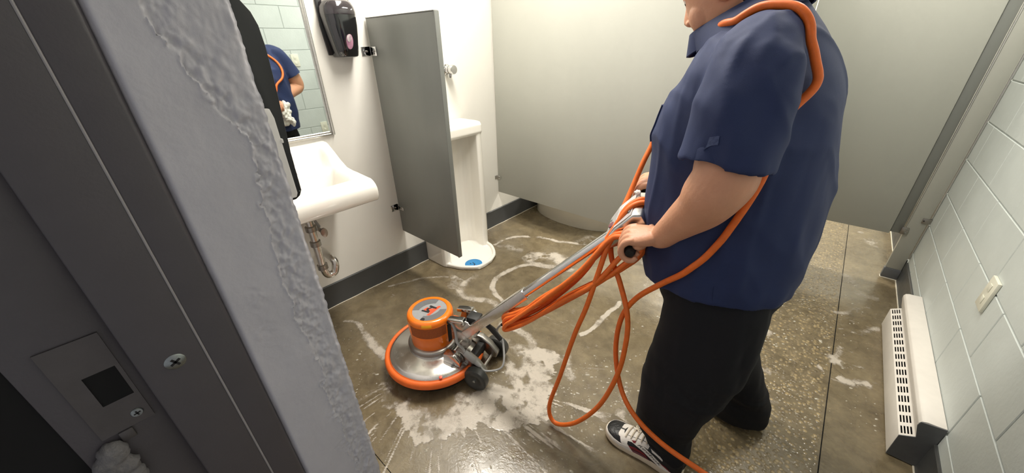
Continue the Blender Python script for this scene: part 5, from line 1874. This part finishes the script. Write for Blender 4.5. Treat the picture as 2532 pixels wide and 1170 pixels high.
# clear of the urinal basin, shoes, and machine brush
foam *= 1 - ((X < -1.60) & (Y > 1.32) & (Y < 1.80) & (np.abs(Y - 1.56) < 0.24)) * 1.0
foam[rr < 0.21] = 0
foam[(Y > 2.42) & (X < -1.1)] = 0
foam[(np.abs(X + 0.20) < 0.17) & (np.abs(Y - 0.965) < 0.075)] = 0
foam[(np.abs(X + 0.02) < 0.19) & (np.abs(Y - 1.365) < 0.09)] = 0
foam *= np.clip(0.75 + 0.5 * (fbm(X * 24, Y * 24, 4, 131) - 0.5) * 2, 0, 1.1)
foam = np.clip(foam, 0, 1)
keep = foam > 0.04
kz = np.zeros_like(keep)
cell = keep[:-1, :-1] | keep[1:, :-1] | keep[:-1, 1:] | keep[1:, 1:]
idx = -np.ones(X.shape, int)
use = np.zeros_like(keep)
ii, jj = np.nonzero(cell)
for a_, b_ in ((0, 0), (1, 0), (0, 1), (1, 1)):
    use[ii + a_, jj + b_] = True
idx[use] = np.arange(use.sum())
zz_ = 0.0012 + 0.0016 * foam * (0.6 + 0.8 * fine)
vs = np.stack([X[use], Y[use], zz_[use]], 1)
fs_ = np.stack([idx[ii, jj], idx[ii, jj + 1], idx[ii + 1, jj + 1], idx[ii + 1, jj]], 1)
me = bpy.data.meshes.new('soap_suds')
me.from_pydata(vs.tolist(), [], fs_.tolist())
me.update()
at_ = me.attributes.new('foam', 'FLOAT', 'POINT')
at_.data.foreach_set('value', foam[use].astype(np.float32))
for p in me.polygons:
    p.use_smooth = True
sud = link('soap_suds', me, 'soap_suds')
tag(sud, 'white soapy suds smeared in swirls over the wet floor', 'suds', None, 'stuff')

# droplets and bubbles
dm = bpy.data.materials.new('water_drop')
dm.use_nodes = True
b_ = dm.node_tree.nodes['Principled BSDF']
b_.inputs['Base Color'].default_value = (0.42, 0.38, 0.30, 1)
b_.inputs['Roughness'].default_value = 0.05
b_.inputs['Coat Weight'].default_value = 1.0
b_.inputs['Coat Roughness'].default_value = 0.03
MATS['water_drop'] = dm
dr = MB()
rnd = random.Random(21)
zones = [((-0.62, -0.30), (0.85, 1.30), 200), ((-0.95, -0.35), (0.40, 0.95), 260), ((-0.02, 0.30), (1.3, 3.0), 420), ((0.32, 0.48), (1.6, 3.0), 70), ((-0.55, -0.2), (1.3, 2.3), 110), ((-1.75, -1.25), (0.35, 0.7), 70)]
for (xr0, yr0, cnt) in zones:
    for i in range(cnt):
        x, y = rnd.uniform(*xr0), rnd.uniform(*yr0)
        if math.hypot(x + 1.19, y - 0.755) < 0.27:
            continue
        if (abs(x + 0.20) < 0.17 and abs(y - 0.965) < 0.08) or (abs(x + 0.02) < 0.19 and abs(y - 1.365) < 0.1):
            continue
        r = 0.0016 + 0.0042 * rnd.random() ** 3
        sx = r * rnd.uniform(0.8, 1.9)
        an = math.atan2(y - 0.755, x + 1.19) + rnd.uniform(-.3, .3)
        ca, sa = math.cos(an), math.sin(an)
        ring0, ring1 = [], []
        for q in range(8):
            t = 2 * math.pi * q / 8
            u, v = sx * math.cos(t), r * math.sin(t)
            ring0.append((x + ca * u - sa * v, y + sa * u + ca * v, 0.0006))
            ring1.append((x + 0.55 * (ca * u - sa * v), y + 0.55 * (sa * u + ca * v), 0.0006 + r * 0.42))
        n0 = len(dr.v)
        dr.v += ring0 + ring1 + [(x, y, 0.0006 + r * 0.52)]
        for q in range(8):
            q2 = (q + 1) % 8
            dr.f.append((n0 + q, n0 + q2, n0 + 8 + q2, n0 + 8 + q))
            dr.f.append((n0 + 8 + q, n0 + 8 + q2, n0 + 16))
dro = dr.build('water_droplets', 'water_drop', smooth=60, fix=False)
tag(dro, 'small glistening water droplets scattered over the worn floor', 'droplets', None, 'stuff')
